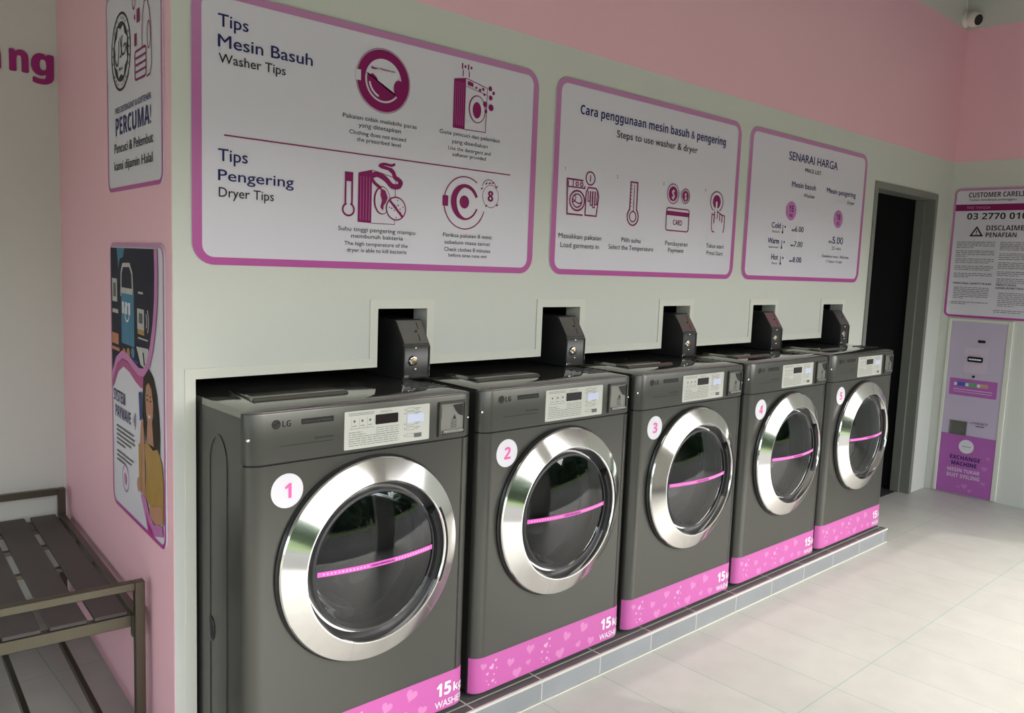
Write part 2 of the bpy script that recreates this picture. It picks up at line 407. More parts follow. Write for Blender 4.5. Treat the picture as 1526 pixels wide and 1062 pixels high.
# tiled plinth under the machines
PLX0, PLX1, PLY, PLZ = -0.006, 3.632, -0.0392, -0.012
bm = nb()
fs = box(bm, PLX0, PLY, ZF, PLX1, 0.80, PLZ)
for f in fs: f.material_index = 1 if abs(f.calc_center_median().z-PLZ) < 1e-4 else 0
o = tag(link('plinth', bm, [M_PLF, M_PLT], recalc=False), kind='structure')
tag(link('trim_2', bx(PLX0, PLY-0.003, PLZ-0.007, PLX1+0.003, PLY+0.004, PLZ+0.001), M_GROUT), kind='structure')
tag(link('trim_3', bx(PLX0, PLY-0.006, ZF, PLX1, PLY-0.0005, ZF+0.004), M_GROUT), kind='structure')

# grey steel door frame
bm = nb()
JF, JD = 0.042, 0.11
box(bm, DX0-0.008, WY-0.008, ZF, DX0+JF-0.012, WY+JD, DZ1-0.03, 0.002, 1)
box(bm, DX1-JF+0.012, WY-0.008, ZF, DX1+0.008, WY+JD, DZ1-0.03, 0.002, 1)
box(bm, DX0-0.008, WY-0.008, DZ1-0.035, DX1+0.008, WY+JD, DZ1+0.004, 0.002, 1)
box(bm, DX1-JF-0.006, WY+0.055, ZF, DX1-JF+0.016, WY+JD, DZ1-0.04)       # stop on the right jamb
tag(link('door_1', bm, M_DOORF), kind='structure')

# ------------------------------------------------------------------ washing machines
CX, CZ = 0.3455, 0.536           # centre of the door
SH = (-WW/2, -WD/2, 0)
ZSEAM, ZPT, ZLID = 0.829, 0.957, 0.968
EXT = 0.008
RE = 0.036                      # width of the rounded side edges
def front_profile(off=0.0):
    """front outline in plan (x, y) from the left flank to the right one"""
    pts = []
    n = 8
    for i in range(n+1):
        a = PI/2*i/n
        pts.append((RE-(RE+EXT+off)*math.cos(a), 0.034-(0.034+off)*math.sin(a)))
    for i in range(n+1):
        a = PI/2*(1-i/n)
        pts.append((WW-RE+(RE+EXT+off)*math.cos(a), 0.034-(0.034+off)*math.sin(a)))
    return pts
def prof_at(x, off):
    """point on the front outline at developed distance x from its left end"""
    p = front_profile(off); d = 0
    for a, b in zip(p, p[1:]):
        l = math.dist(a, b)
        if d+l >= x or b is p[-1]:
            t = max(0, min(1.0, (x-d)/l)); return (a[0]+(b[0]-a[0])*t, a[1]+(b[1]-a[1])*t)
        d += l
def skin_front(bm, z0, z1, off=0.0, back=None):
    p = front_profile(off)
    lo = [bm.verts.new((x, y, z0)) for x, y in p]; hi = [bm.verts.new((x, y, z1)) for x, y in p]
    for i in range(len(p)-1): bm.faces.new((lo[i], lo[i+1], hi[i+1], hi[i]))
    return lo, hi

def build_washer():
    t = thing('washing_machine', '', 'washing machine', (WW/2, WD/2, 0))
    L = lambda n, bm, m, p=None, **k: link(n, bm, m, p or t, SH, **k)
    # cabinet: sides, back, bottom, top under the lid
    bm = nb()
    x0, x1, y0 = 0.0, WW, 0.034
    box(bm, x0, y0, 0.004, x0+0.004, WD, 0.94); box(bm, x1-0.004, y0, 0.004, x1, WD, 0.94)
    box(bm, x0+0.004, WD-0.004, 0.004, x1-0.004, WD, 0.94); box(bm, x0+0.004, y0, 0.004, x1-0.004, WD-0.004, 0.008)
    L('cabinet', bm, M_GREY)
    # front sheet with a round opening
    bm = nb(); N = 96; RH = 0.232
    zb, zt = 0.004, ZSEAM-0.002; xl, xr = RE, WW-RE
    ci = [bm.verts.new((CX+RH*math.cos(2*PI*i/N), 0, CZ+RH*math.sin(2*PI*i/N))) for i in range(N)]
    corners = [math.atan2(z-CZ, x-CX) % (2*PI) for x in (xl, xr) for z in (zb, zt)]
    angs = [2*PI*i/N for i in range(N)]
    for c in corners:
        k = min(range(N), key=lambda i: abs(angs[i]-c)); angs[k] = c
    ou = []
    for a in angs:
        dx, dz = math.cos(a), math.sin(a); ts = []
        if dx > 1e-9: ts.append((xr-CX)/dx)
        if dx < -1e-9: ts.append((xl-CX)/dx)
        if dz > 1e-9: ts.append((zt-CZ)/dz)
        if dz < -1e-9: ts.append((zb-CZ)/dz)
        s = min(ts); ou.append(bm.verts.new((CX+dx*s, 0, CZ+dz*s)))
    for i in range(N): bm.faces.new((ci[i], ci[(i+1) % N], ou[(i+1) % N], ou[i]))
    p = front_profile()
    for rng in (range(0, 8), range(9, 17)):
        for i in rng:
            (ax, ay), (cx_, cy_) = p[i], p[i+1]
            bm.faces.new([bm.verts.new(q) for q in ((ax, ay, zb), (cx_, cy_, zb), (cx_, cy_, zt), (ax, ay, zt))])
    bmesh.ops.remove_doubles(bm, verts=bm.verts, dist=1e-5)
    # top return of the sheet
    bm.normal_update()
    for f in bm.faces: f.smooth = abs(f.normal.y) < 0.9999
    L('front_panel', bm, M_GREY)
    bm = nb(); lo, hi = skin_front(bm, ZSEAM-0.006, ZSEAM+0.008, -0.004); L('panel_gap', bm, M_BLACK, smooth=True)
    # control panel, leaning into the lid at its top
    bm = nb(); p = front_profile()
    zz = [(ZSEAM+0.003, 0.0), (ZPT-0.004, 0.0), (ZPT-0.001, -0.0012), (ZPT, -0.004), (ZPT, -0.012)]
    rows = [[bm.verts.new((x, y, z)) for x, y in front_profile(o)] for z, o in zz]
    for a, b in zip(rows, rows[1:]):
        for i in range(len(a)-1): bm.faces.new((a[i], a[i+1], b[i+1], b[i]))
    f = [bm.verts.new((x, y, ZSEAM+0.003)) for x, y in front_profile(-0.01)]
    for i in range(len(f)-1): bm.faces.new((rows[0][i], f[i], f[i+1], rows[0][i+1]))
    cp = L('control_panel', bm, M_GREY, smooth=True)
    # lid
    bm = nb(); pl = front_profile(-0.009)
    ol = pl+[(WW-0.001, WD-0.004), (0.001, WD-0.004)]
    c = Vector((WW/2, WD/2))
    def loop(ins, z):
        out = []
        for x, y in ol:
            v = Vector((x, y)); d = (c-v); out.append(bm.verts.new((x+math.copysign(min(ins, abs(d.x)), d.x), y+math.copysign(min(ins, abs(d.y)), d.y), z)))
        return out
    ls = [loop(0.0, 0.932), loop(0.0, ZPT+0.001), loop(0.002, ZPT+0.003), loop(0.05, ZLID)]
    for a, b in zip(ls, ls[1:]):
        for i in range(len(a)): bm.faces.new((a[i], a[(i+1) % len(a)], b[(i+1) % len(a)], b[i]))
    bm.faces.new(ls[-1])
    lid = L('lid', bm, M_GREYTOP, smooth=True)
    # plate of the detergent drawer on the lid
    bm = nb(); zt_ = ZLID
    q = [(0.055, 0.105), (0.335, 0.105), (0.315, 0.300), (0.075, 0.300)]
    lo = [bm.verts.new((x, y, zt_+0.0005)) for x, y in q]; hi = [bm.verts.new((WW*0.28+(x-WW*0.28)*0.97, 0.2+(y-0.2)*0.95, zt_+(0.009 if k < 2 else 0.006))) for k, (x, y) in enumerate(q)]
    bm.faces.new(hi)
    for i in range(4): bm.faces.new((lo[i], lo[(i+1) % 4], hi[(i+1) % 4], hi[i]))
    bmesh.ops.bevel(bm, geom=[e for e in bm.edges], offset=0.003, segments=2, affect='EDGES')
    L('detergent_cover', bm, M_GREYTOP, lid, smooth=True)
    bm = nb()
    for k in range(4): box(bm, 0.545+0.0*k, 0.075+0.028*k, ZLID+0.0002, 0.650, 0.085+0.028*k, ZLID+0.002)  # black bars imitate dark lines reflected in the lid
    L('lid_dark_reflection', bm, M_BLACK, lid)
    # pressed arch and hand hole on both flanks
    for s in (0, 1):
        bm = nb(); xx = -0.0022 if s == 0 else WW+0.0022
        arch = [(0.130, 0.03), (0.130, 0.80)]+[(0.181-0.051*math.cos(a), 0.80+0.075*math.sin(a)) for a in [PI*i/14 for i in range(1, 14)]]+[(0.232, 0.80), (0.232, 0.03)]
        tmp = nb(); stroke(tmp, arch, 0.007, 0)
        mp = {v: bm.verts.new((xx, v.co.x, v.co.z)) for v in tmp.verts}
        for fc in tmp.faces: bm.faces.new([mp[v] for v in fc.verts])
        tmp.free()
        r = bmesh.ops.extrude_face_region(bm, geom=bm.faces[:]); bmesh.ops.translate(bm, verts=[g for g in r['geom'] if isinstance(g, bmesh.types.BMVert)], vec=(0.0021 if s == 0 else -0.0021, 0, 0))
        L('side_rib', bm, M_GREY)
    bm = nb(); mtx = Matrix.Translation((-0.001, 0.225, 0.35)) @ Matrix.Diagonal((0.006, 0.022, 0.034, 1))
    bmesh.ops.create_uvsphere(bm, u_segments=20, v_segments=12, radius=1, matrix=mtx); L('hole_plug', bm, M_BLACK, smooth=True)
    # screw on the panel's left end
    px, py = prof_at(0.022, 0.0)
    bm = nb(); bmesh.ops.create_uvsphere(bm, u_segments=14, v_segments=8, radius=0.0055, matrix=Matrix.Translation((px, py-0.001, 0.8935))); L('panel_screw', bm, M_CHROME, cp, smooth=True)
    px, py = prof_at(WW+0.012, 0.0)
    bm = nb(); bmesh.ops.create_uvsphere(bm, u_segments=14, v_segments=8, radius=0.004, matrix=Matrix.Translation((WW-0.012, 0.006, 0.885))); L('panel_screw', bm, M_CHROME, cp, smooth=True)
    # maker's badge and lettering
    y = -0.0008
    bm = nb(); poly(bm, ell(0.066, 0.9275, 0.0115), y)
    text(bm, 'LG', 0.0825, 0.105, 0.9195, 0.0155, y, 0.022)
    bd = L('brand_badge', bm, M_INK, cp)
    bm = nb(); stroke(bm, arc(0.066, 0.9275, 0.0080, 0.0080, 60, 358), 0.0011, y-0.0004); stroke(bm, [(0.066, 0.933), (0.066, 0.9225), (0.070, 0.9225)], 0.0011, y-0.0004); stroke(bm, [(0.070, 0.9275), (0.074, 0.9275)], 0.0011, y-0.0004); poly(bm, ell(0.0622, 0.931, 0.0011, n=10), y-0.0004)
    L('brand_face', bm, M_GREY, cp)
    bm = nb(); poly(bm, [(0.134, 0.921), (0.224, 0.921), (0.224, 0.935), (0.134, 0.935)], y); stroke(bm, [(0.075, 0.8722), (0.224, 0.8722)], 0.0012, y); text(bm, 'Direct Drive', 0.171, 0.224, 0.880, 0.007, y, 0.0)
    L('model_badge', bm, M_INK, cp)
    bm = nb(); text(bm, 'Commercial Washer', 0.138, 0.220, 0.9252, 0.0056, y-0.0004, 0.0); L('badge_lettering', bm, M_GREY, cp)
    # instruction label
    bm = nb(); extr(bm, rrect(0.2555, 0.8390, 0.5290, 0.9400, 0.003, 3), -0.0016, 0.0002); lb = L('instruction_label', bm, M_LABEL)
    y = -0.0021; bm = nb()
    for zz_ in (0.9335, 0.9290): stroke(bm, [(0.267, zz_), (0.345, zz_)], 0.0012, y)
    text(bm, 'Remaining Time', 0.366, 0.402, 0.9305, 0.004, y)
    for k in range(3):
        poly(bm, ell(0.285+0.024*k, 0.913, 0.0035, 0.0035, 10), y); stroke(bm, [(0.279+0.024*k, 0.9005), (0.292+0.024*k, 0.9005)], 0.0016, y)
        stroke(bm, [(0.276+0.024*k, 0.894), (0.276+0.024*k, 0.921)], 0.0006, y)
    stroke(bm, [(0.270, 0.8935), (0.345, 0.8935)], 0.0009, y)
    for k in range(7):
        zz_ = 0.8835-0.0058*k; x = 0.268
        x_end = 0.425 if k > 1 else (0.32 if k else 0.31)
        while x < x_end:
            l = random.uniform(0.006, 0.02); stroke(bm, [(x, zz_), (min(x+l, x_end), zz_)], 0.0014, y); x += l+0.0025
    for k in range(4):
        zz_ = 0.8895-0.0058*k; x = 0.352
        while x < 0.425:
            l = random.uniform(0.006, 0.018); stroke(bm, [(x, zz_), (min(x+l, 0.425), zz_)], 0.0013, y); x += l+0.0025
    for k, zz_ in enumerate((0.929, 0.9185, 0.889, 0.876, 0.857)):
        stroke(bm, rrect(0.450, zz_-0.004, 0.476, zz_+0.004, 0.0015, 2), 0.0008, y, True); poly(bm, ell(0.4445, zz_, 0.0018, n=8), y)
        stroke(bm, [(0.479, zz_+0.002), (0.497, zz_+0.002)], 0.0012, y); stroke(bm, [(0.479, zz_-0.002), (0.490, zz_-0.002)], 0.0012, y)
    poly(bm, [(0.477, 0.849), (0.502, 0.849), (0.502, 0.861), (0.477, 0.861)], y)
    L('label_print', bm, M_LABELINK, lb)
    bm = nb(); extr(bm, rrect(0.350, 0.8985, 0.4215, 0.9245, 0.002, 2), -0.0035, -0.0012); L('display', bm, M_DISPLAY, lb)
    bm = nb(); poly(bm, [(0.452, 0.892), (0.508, 0.892), (0.508, 0.916), (0.452, 0.916)], -0.0027); L('blue_sticker', bm, M_BLUELBL, lb)
    # card slot plate: frame, plate, dark flap
    bm = nb(); ringf(bm, rrect(0.5605, 0.8400, 0.6590, 0.9390, 0.004, 4), rrect(0.567, 0.846, 0.6525, 0.933, 0.003, 4), -0.006)
    ringf(bm, rrect(0.5605, 0.8400, 0.6590, 0.9390, 0.004, 4), rrect(0.5590, 0.8385, 0.6605, 0.9405, 0.004, 4), -0.003)
    r = bmesh.ops.extrude_face_region(bm, geom=bm.faces[:]); bmesh.ops.translate(bm, verts=[g for g in r['geom'] if isinstance(g, bmesh.types.BMVert)], vec=(0, 0.0058, 0))
    sl = L('coin_slot', bm, M_GREY)
    bm = nb(); extr(bm, rrect(0.568, 0.847, 0.6515, 0.932, 0.003, 3), -0.0022, 0.0); box(bm, 0.572, -0.0034, 0.892, 0.603, -0.0022, 0.926); box(bm, 0.574, -0.010, 0.849, 0.648, -0.0022, 0.857, 0.002)
    L('slot_plate', bm, M_STEEL, sl)
    bm = nb(); extr(bm, [(0.612, 0.928), (0.648, 0.930), (0.648, 0.894), (0.634, 0.899), (0.622, 0.912)], -0.0040, -0.0022)
    poly(bm, [(0.612, 0.888), (0.618, 0.900), (0.624, 0.888)], -0.0028)
    for k in range(5): stroke(bm, [(0.605, 0.886-0.0055*k), (0.626, 0.886-0.0055*k)], 0.0014, -0.0028)
    L('slot_flap', bm, M_BLACK, sl)
    # door
    bm = nb(); revolve(bm, [(0.2825, 0.0005), (0.2825, -0.006), (0.279, -0.010), (0.262, -0.010)], CX, CZ); L('door_seal', bm, M_BLACK, smooth=True)
    bm = nb()
    RO, RI = 0.2775, 0.2165
    revolve(bm, [(RO-0.003, -0.008), (RO, -0.014), (RO, -0.018), (RO-0.003, -0.0225), (RI+0.003, -0.0475), (RI, -0.0475), (RI-0.002, -0.0440)], CX, CZ, 128)
    door = L('door', bm, M_CHROME, smooth=12)
    bm = nb(); revolve(bm, [(RI-0.0015, -0.0450), (RI-0.008, -0.018), (RI-0.015, -0.010), (0.193, -0.010)], CX, CZ, 128); L('door_channel', bm, M_CHROME2, door, smooth=True)
    bm = nb(); revolve(bm, [(0.196, -0.009), (0.193, -0.030), (0.188, -0.033), (0.184, -0.030), (0.182, 0.005), (0.2, 0.02)], CX, CZ, 96); L('glass_rim', bm, M_RUBBER, door, smooth=True)
    bm = nb(); n = 10; revolve(bm, [(0.186*i/n, -0.056+0.025*(i/n)**2) for i in range(n+1)], CX, CZ, 96); L('door_glass', bm, M_GLASS, door, smooth='all')
    # bowl of the door behind the glass
    bm = nb(); revolve(bm, [(0.182, 0.004), (0.168, 0.06), (0.150, 0.095), (0.100, 0.125), (0.0, 0.135)], CX, CZ, 72); L('glass_bowl', bm, glass_mat('bowl glass', (0.88, 0.90, 0.90), 0.05, 1.12), door, smooth='all')
    # handle recess in the channel, on the right
    bm = nb(); n = 18; a0, a1 = math.radians(-27), math.radians(30)
    inner, outer = 0.1885, 0.2270
    prof = [(inner, -0.008), (inner, -0.031), (inner+0.006, -0.0405), (inner+0.014, -0.0415), (inner+0.017, -0.0360), (outer-0.010, -0.0360), (outer-0.003, -0.0470), (outer, -0.0470), (outer, -0.010)]
    rows = [[bm.verts.new((CX+r*math.cos(a0+(a1-a0)*i/n), yy, CZ+r*math.sin(a0+(a1-a0)*i/n))) for r, yy in prof] for i in range(n+1)]
    for a, b in zip(rows, rows[1:]):
        for k in range(len(prof)-1): bm.faces.new((a[k], a[k+1], b[k+1], b[k]))
    bm.faces.new(rows[0]); bm.faces.new(rows[-1][::-1])
    L('door_handle', bm, M_HANDLE, door, smooth=True)
    bm = nb(); a = [ell(CX, CZ, r, r, 14, math.radians(-27), math.radians(30)) for r in (0.2270, 0.2305)]
    fr = [bm.verts.new((q[0], -0.0475, q[1])) for q in a[0]]; fo = [bm.verts.new((q[0], -0.0440, q[1])) for q in a[1]]
    for i in range(13): bm.faces.new((fr[i], fr[i+1], fo[i+1], fo[i]))
    r = bmesh.ops.extrude_face_region(bm, geom=bm.faces[:]); bmesh.ops.translate(bm, verts=[g for g in r['geom'] if isinstance(g, bmesh.types.BMVert)], vec=(0, 0.004, 0))
    L('handle_trim', bm, M_CHROME2, door, smooth=True)
    # pink strip across the glass
    bm = nb(); xs_ = [CX-0.181+0.362*i/20 for i in range(21)]
    yy = lambda x: -0.0572+0.025*((x-CX)/0.186)**2
    lo = [bm.verts.new((x, yy(x), CZ-0.0065)) for x in xs_]; hi = [bm.verts.new((x, yy(x), CZ+0.0065)) for x in xs_]
    for i in range(20): bm.faces.new((lo[i], lo[i+1], hi[i+1], hi[i]))
    st = L('fill_line_strip', bm, M_STRIP, door)
    bm = nb()
    for k in range(34):
        x = CX-0.165+0.330*k/33
        if abs(x-CX) < 0.042: continue
        poly(bm, [(x-0.002, CZ-0.003), (x+0.0025, CZ), (x-0.002, CZ+0.003)], yy(x)-0.0006)
    L('strip_arrows', bm, M_WHITE, door)
    bm = nb(); text(bm, 'PARAS MAKSIMUM', CX-0.036, CX+0.036, CZ-0.0028, 0.0056, -0.0584, 0.02); L('strip_lettering', bm, M_NAVY, door)
    # drum
    bm = nb(); revolve(bm, [(0.205, 0.09), (0.232, 0.10), (0.240, 0.13), (0.240, 0.50), (0.225, 0.53), (0.06, 0.54), (0.0, 0.52)], CX, CZ, 72); dr = L('drum', bm, M_DRUM, smooth=True)
    bm = nb()
    for k in range(3):
        a = math.radians(35+120*k); c_, s_ = math.cos(a), math.sin(a)
        pr_ = [(0.240, -0.035), (0.190, -0.012), (0.185, 0.0), (0.190, 0.012), (0.240, 0.035)]
        r0 = [bm.verts.new((CX+r*c_-w*s_, 0.14, CZ+r*s_+w*c_)) for r, w in pr_]; r1 = [bm.verts.new((CX+r*c_-w*s_, 0.50, CZ+r*s_+w*c_)) for r, w in pr_]
        for i in range(4): bm.faces.new((r0[i], r0[i+1], r1[i+1], r1[i]))
        bm.faces.new(r0)
    L('drum_lifter', bm, M_DRUM, dr, smooth=True)
    bm = nb(); revolve(bm, [(0.232, 0.002), (0.226, 0.03), (0.235, 0.05), (0.215, 0.07), (0.206, 0.10)], CX, CZ, 72); L('door_gasket', bm, M_RUBBER, smooth=True)
    # pink band round the foot
    off = 0.0009
    tot = sum(math.dist(a, b) for a, b in zip(front_profile(off), front_profile(off)[1:]))
    s0, s1 = 0.008, tot-0.004
    S = sorted({s0, s1, *[s0+(s1-s0)*k/60 for k in range(61)]})
    bm = nb(); lo = []; hi = []
    for s in S:
        x, y_ = prof_at(s, off); lo.append(bm.verts.new((x, y_, 0.006))); hi.append(bm.verts.new((x, y_, 0.1198)))
    for i in range(len(S)-1): bm.faces.new((lo[i], lo[i+1], hi[i+1], hi[i]))
    band = L('foot_band', bm, M_BAND, smooth=True)
    def onband(o): 
        def fn(u, w):
            x, y_ = prof_at(u, o); return (x, y_, w)
        return fn
    rnd = random.Random(3); bm = nb()
    def put(pts, o=0.0015):
        fn = onband(o); bm.faces.new([bm.verts.new(fn(*q)) for q in pts])
    def heart(cx, cz, s, rot=0.0):
        pts = []
        for i in range(24):
            a = 2*PI*i/24; hx = 16*math.sin(a)**3; hz = 13*math.cos(a)-5*math.cos(2*a)-2*math.cos(3*a)-math.cos(4*a)
            pts.append((cx+s*(hx*math.cos(rot)-hz*math.sin(rot))/17, cz+s*(hx*math.sin(rot)+hz*math.cos(rot))/17))
        return pts
    for cx_, cz_, r_ in ((0.175, 0.070, 0.017), (0.205, 0.026, 0.021), (0.262, 0.088, 0.019), (0.255, 0.045, 0.012), (0.405, 0.030, 0.022), (0.435, 0.082, 0.020), (0.520, 0.090, 0.022), (0.495, 0.035, 0.014), (0.560, 0.030, 0.018), (0.060, 0.090, 0.013)):
        put(heart(cx_, cz_, r_, rnd.uniform(-.5, .5)))
    L('pale_hearts', bm, M_BANDL, band)
    bm = nb()
    for bx_ in (0.095, 0.335):
        for dx, dz, r_ in ((0, 0.075, 0.011), (0.016, 0.093, 0.006), (-0.018, 0.057, 0.006), (0.010, 0.048, 0.004), (0.02, 0.066, 0.004), (-0.012, 0.02, 0.004), (0.006, 0.028, 0.007), (0.018, 0.018, 0.004), (-0.02, 0.034, 0.003)):
            put(heart(bx_+dx, dz+0.004, r_, rnd.uniform(-.5, .5)), 0.0017)
    L('small_hearts', bm, mat('light pink print', (0.58, 0.30, 0.48), 0.4, var=0.02) if 'light pink print' not in MATS else MATS['light pink print'], band)
    dl = tot-WW
    bm = nb(); fn = onband(0.0019)
    text(bm, '15', 0.585+dl/2, 0.640+dl/2, 0.051, 0.040, 0, 0.05, fn); text(bm, 'kg', 0.648+dl/2, 0.690+dl/2, 0.053, 0.026, 0, 0.035, fn); text(bm, 'WASHER', 0.580+dl/2, 0.692+dl/2, 0.015, 0.021, 0, 0.012, fn)
    L('capacity_lettering', bm, M_WHITE, band)
    # feet
    for fx in (0.06, WW-0.06):
        for fy in (0.08, WD-0.06):
            bm = nb(); bmesh.ops.create_cone(bm, cap_ends=True, segments=20, radius1=0.024, radius2=0.018, depth=0.0165, matrix=Matrix.Translation((fx, fy, PLZ+0.0083)))
            L('foot', bm, M_BLACK, smooth=True)
    return t
def number_sticker(root, n):
    y = -0.0009
    bm = nb(); extr(bm, ell(0.0965, 0.7585, 0.0435, n=48), -0.0012, 0.0); s = link('number_sticker', bm, M_WHITE, root, SH)
    v, f, _ = glyphs(str(n), 0.035); cap = 0.0375; sz = cap/capheight(0.035); w = (max(p[0] for p in v)-min(p[0] for p in v))*sz
    bm = nb(); text(bm, str(n), 0.0985-w/2, 0.0985+w/2, 0.7585-cap/2, cap, -0.0017, 0.035); link('numeral', bm, M_PINKNUM, s, SH)
w0 = build_washer()
NUMW = ['one', 'two', 'three', 'four', 'five']
WLAB = ['dark grey front-loading washer with round sticker 1, nearest the pink side wall',
        'dark grey front-loading washer with round sticker 2 beside its chrome door',
        'dark grey front-loading washer with round sticker 3, middle of the row',
        'dark grey front-loading washer with round sticker 4, second from the doorway',
        'dark grey front-loading washer with round sticker 5, last one before the dark doorway']
washers = [w0]
for i in range(1, 5): washers.append(dup(w0, (WW/2+i*PITCHW, WD/2, 0)))
for i, w in enumerate(washers):
    tag(w, WLAB[i], 'washing machine', 'washing machines in a row on the tiled plinth')
    number_sticker(w, i+1)

# ------------------------------------------------------------------ coin boxes on the lids
BXW = 0.1025; BY, BB = 0.250, ZLID+0.0005
def build_coinbox():
    t = thing('coin_box', '', 'coin box', (0, BY, BB))
    zt, zb = 1.1495-BB, 1.074-BB; yt = 0.052; yd = 0.30
    bm = nb()
    side = [(0, 0), (0, zb), (yt, zt), (yd, zt), (yd, 0)]
    a = [bm.verts.new((0, y, z)) for y, z in side]; b = [bm.verts.new((BXW, y, z)) for y, z in side]
    bm.faces.new(a[::-1]); bm.faces.new(b)
    for i in range(5): bm.faces.new((a[i], a[(i+1) % 5], b[(i+1) % 5], b[i]))
    bmesh.ops.bevel(bm, geom=bm.edges[:], offset=0.002, segments=2, affect='EDGES')
    link('housing', bm, M_BOX, t, smooth=True)
    # sloped top plate with slit and rivet
    import mathutils
    sl = Vector((0, yt, zt-zb)); ln = sl.length; u = sl.normalized(); nn = Vector((0, -u.z, u.y))
    def onslope(x, s, h): p = Vector((x, 0, zb))+u*s+nn*h; return p
    bm = nb(); q = [(0.004, 0.004), (BXW-0.004, 0.004), (BXW-0.004, ln-0.005), (0.004, ln-0.005)]
    lo = [bm.verts.new(onslope(x, s, 0.0)) for x, s in q]; hi = [bm.verts.new(onslope(x, s, 0.0025)) for x, s in q]
    bm.faces.new(hi)
    for i in range(4): bm.faces.new((lo[i], lo[(i+1) % 4], hi[(i+1) % 4], hi[i]))
    cv = link('sloped_cover', bm, M_SLOPE, t)
    bm = nb()
    for a_, c_ in ((0.066, 0.012), (0.074, 0.055)):
        q = [(a_, c_), (a_+0.003, c_), (a_+0.004, c_+0.024), (a_+0.0015, c_+0.026)]
        bm.faces.new([bm.verts.new(onslope(x, s, 0.0028)) for x, s in q])
    bmesh.ops.create_uvsphere(bm, u_segments=12, v_segments=8, radius=0.004, matrix=Matrix.Translation(onslope(0.064, 0.047, 0.003)))
    link('cover_slit', bm, M_BLACK, cv)
    # front plate with rim, lock and rivets
    bm = nb(); ringf(bm, rrect(0.0015, 0.002, BXW-0.0015, zb-0.002, 0.003, 3), rrect(0.0055, 0.006, BXW-0.0055, zb-0.008, 0.002, 3), -0.003)
    r = bmesh.ops.extrude_face_region(bm, geom=bm.faces[:]); bmesh.ops.translate(bm, verts=[g for g in r['geom'] if isinstance(g, bmesh.types.BMVert)], vec=(0, 0.003, 0))
    fp = link('front_plate', bm, M_BOXPLATE, t)
    bm = nb(); revolve(bm, [(0.0, -0.008), (0.010, -0.0085), (0.0135, -0.0075), (0.0155, -0.004), (0.0165, 0.0)], 0.036, 0.056, 24); lk = link('lock', bm, M_CHROME2, fp, smooth=True)
    bm = nb(); revolve(bm, [(0.0, -0.0105), (0.006, -0.0105), (0.0095, -0.009), (0.0095, -0.008)], 0.039, 0.056, 18); link('lock_barrel', bm, M_BRASS, fp, smooth=True)
    for zz in (0.030, 0.096):
        bm = nb(); bmesh.ops.create_uvsphere(bm, u_segments=12, v_segments=8, radius=0.0048, matrix=Matrix.Translation((0.046, -0.001, zz))); link('rivet', bm, M_CHROME2, fp, smooth=True)
    bm = nb(); box(bm, 0.004, -0.0042, 0.005, 0.024, -0.002, 0.012, 0.001, 1); link('chrome_tab', bm, M_CHROME2, fp)
    return t
b0 = build_coinbox()
BX = [0.613, 1.338, 2.055, 2.778, 3.498]
boxes = [b0]+[dup(b0, (0, 0, 0)) for _ in range(4)]
for i, (b, x) in enumerate(zip(boxes, BX)):
    b.location = (x, BY, BB)
    tag(b, 'black coin box with sloped top standing on the lid of washer '+str(i+1), 'coin box', 'coin boxes in the wall notches')

# ------------------------------------------------------------------ flat signs: a frame helper
class Sign:
    """local frame: x to the right, z up, y into the wall"""
    def __init__(s, name, label, cat, loc, rotz, w, h, rad=0.05, bw=(0.020, 0.020), border=M_BORDER, board=M_BOARD, group=None, th=0.004):
        s.w, s.h = w, h; s.z = loc[2]; s.parts = {}; s.th = th
        s.root = thing(name, label, cat, loc, rotz, group)
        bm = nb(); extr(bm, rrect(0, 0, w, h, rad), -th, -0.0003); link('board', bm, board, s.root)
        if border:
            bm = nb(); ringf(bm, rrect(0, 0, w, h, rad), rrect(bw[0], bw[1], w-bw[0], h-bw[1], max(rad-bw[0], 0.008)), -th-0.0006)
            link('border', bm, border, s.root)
    def L(s, part, m, layer=1):
        k = (part, m.name)
        if k not in s.parts: s.parts[k] = [nb(), m, layer]
        return s.parts[k][0], -s.th-0.0006*(layer+1)
    def txt(s, part, m, st, x0, x1, zb, cap, bold=0.0, layer=1):
        bm = nb(); text(bm, st, x0, x1, zb-s.z, cap, -s.th-0.0006*(layer+1), bold); link(part, bm, m, s.root, recalc=False)
    def poly(s, part, m, pts, layer=1):
        bm, y = s.L(part, m, layer); poly(bm, [(a, b-s.z) for a, b in pts], y)
    def line(s, part, m, pts, w, closed=False, layer=1):
        bm, y = s.L(part, m, layer); stroke(bm, [(a, b-s.z) for a, b in pts], w, y, closed)
    def done(s):
        for (n, _), (bm, m, l) in s.parts.items(): link(n, bm, m, s.root, recalc=False)
        s.parts = {}
WPL = WY-0.0003

# ---- washer and dryer tips
g = Sign('tips_sign', 'largest wide white sign with purple border giving washer and dryer tips', 'sign', (-0.017, WPL, 1.3035), 0, 1.2123, 0.696, 0.058, (0.026, 0.020))
T = g.txt
T('heading', M_NAVY, 'Tips', 0.068, 0.150, 1.908, 0.031, 0.008); T('heading', M_NAVY, 'Mesin Basuh', 0.068, 0.337, 1.857, 0.031, 0.008)
T('subheading', M_TEXT, 'Washer Tips', 0.070, 0.256, 1.818, 0.0235, 0.004)
T('heading', M_NAVY, 'Tips', 0.068, 0.149, 1.572, 0.031, 0.008); T('heading', M_NAVY, 'Pengering', 0.068, 0.283, 1.522, 0.028, 0.008)
T('subheading', M_TEXT, 'Dryer Tips', 0.070, 0.224, 1.480, 0.0245, 0.004)
g.line('dividing_line', M_PURPLE, [(0.084, 1.638), (1.091, 1.636)], 0.0035)
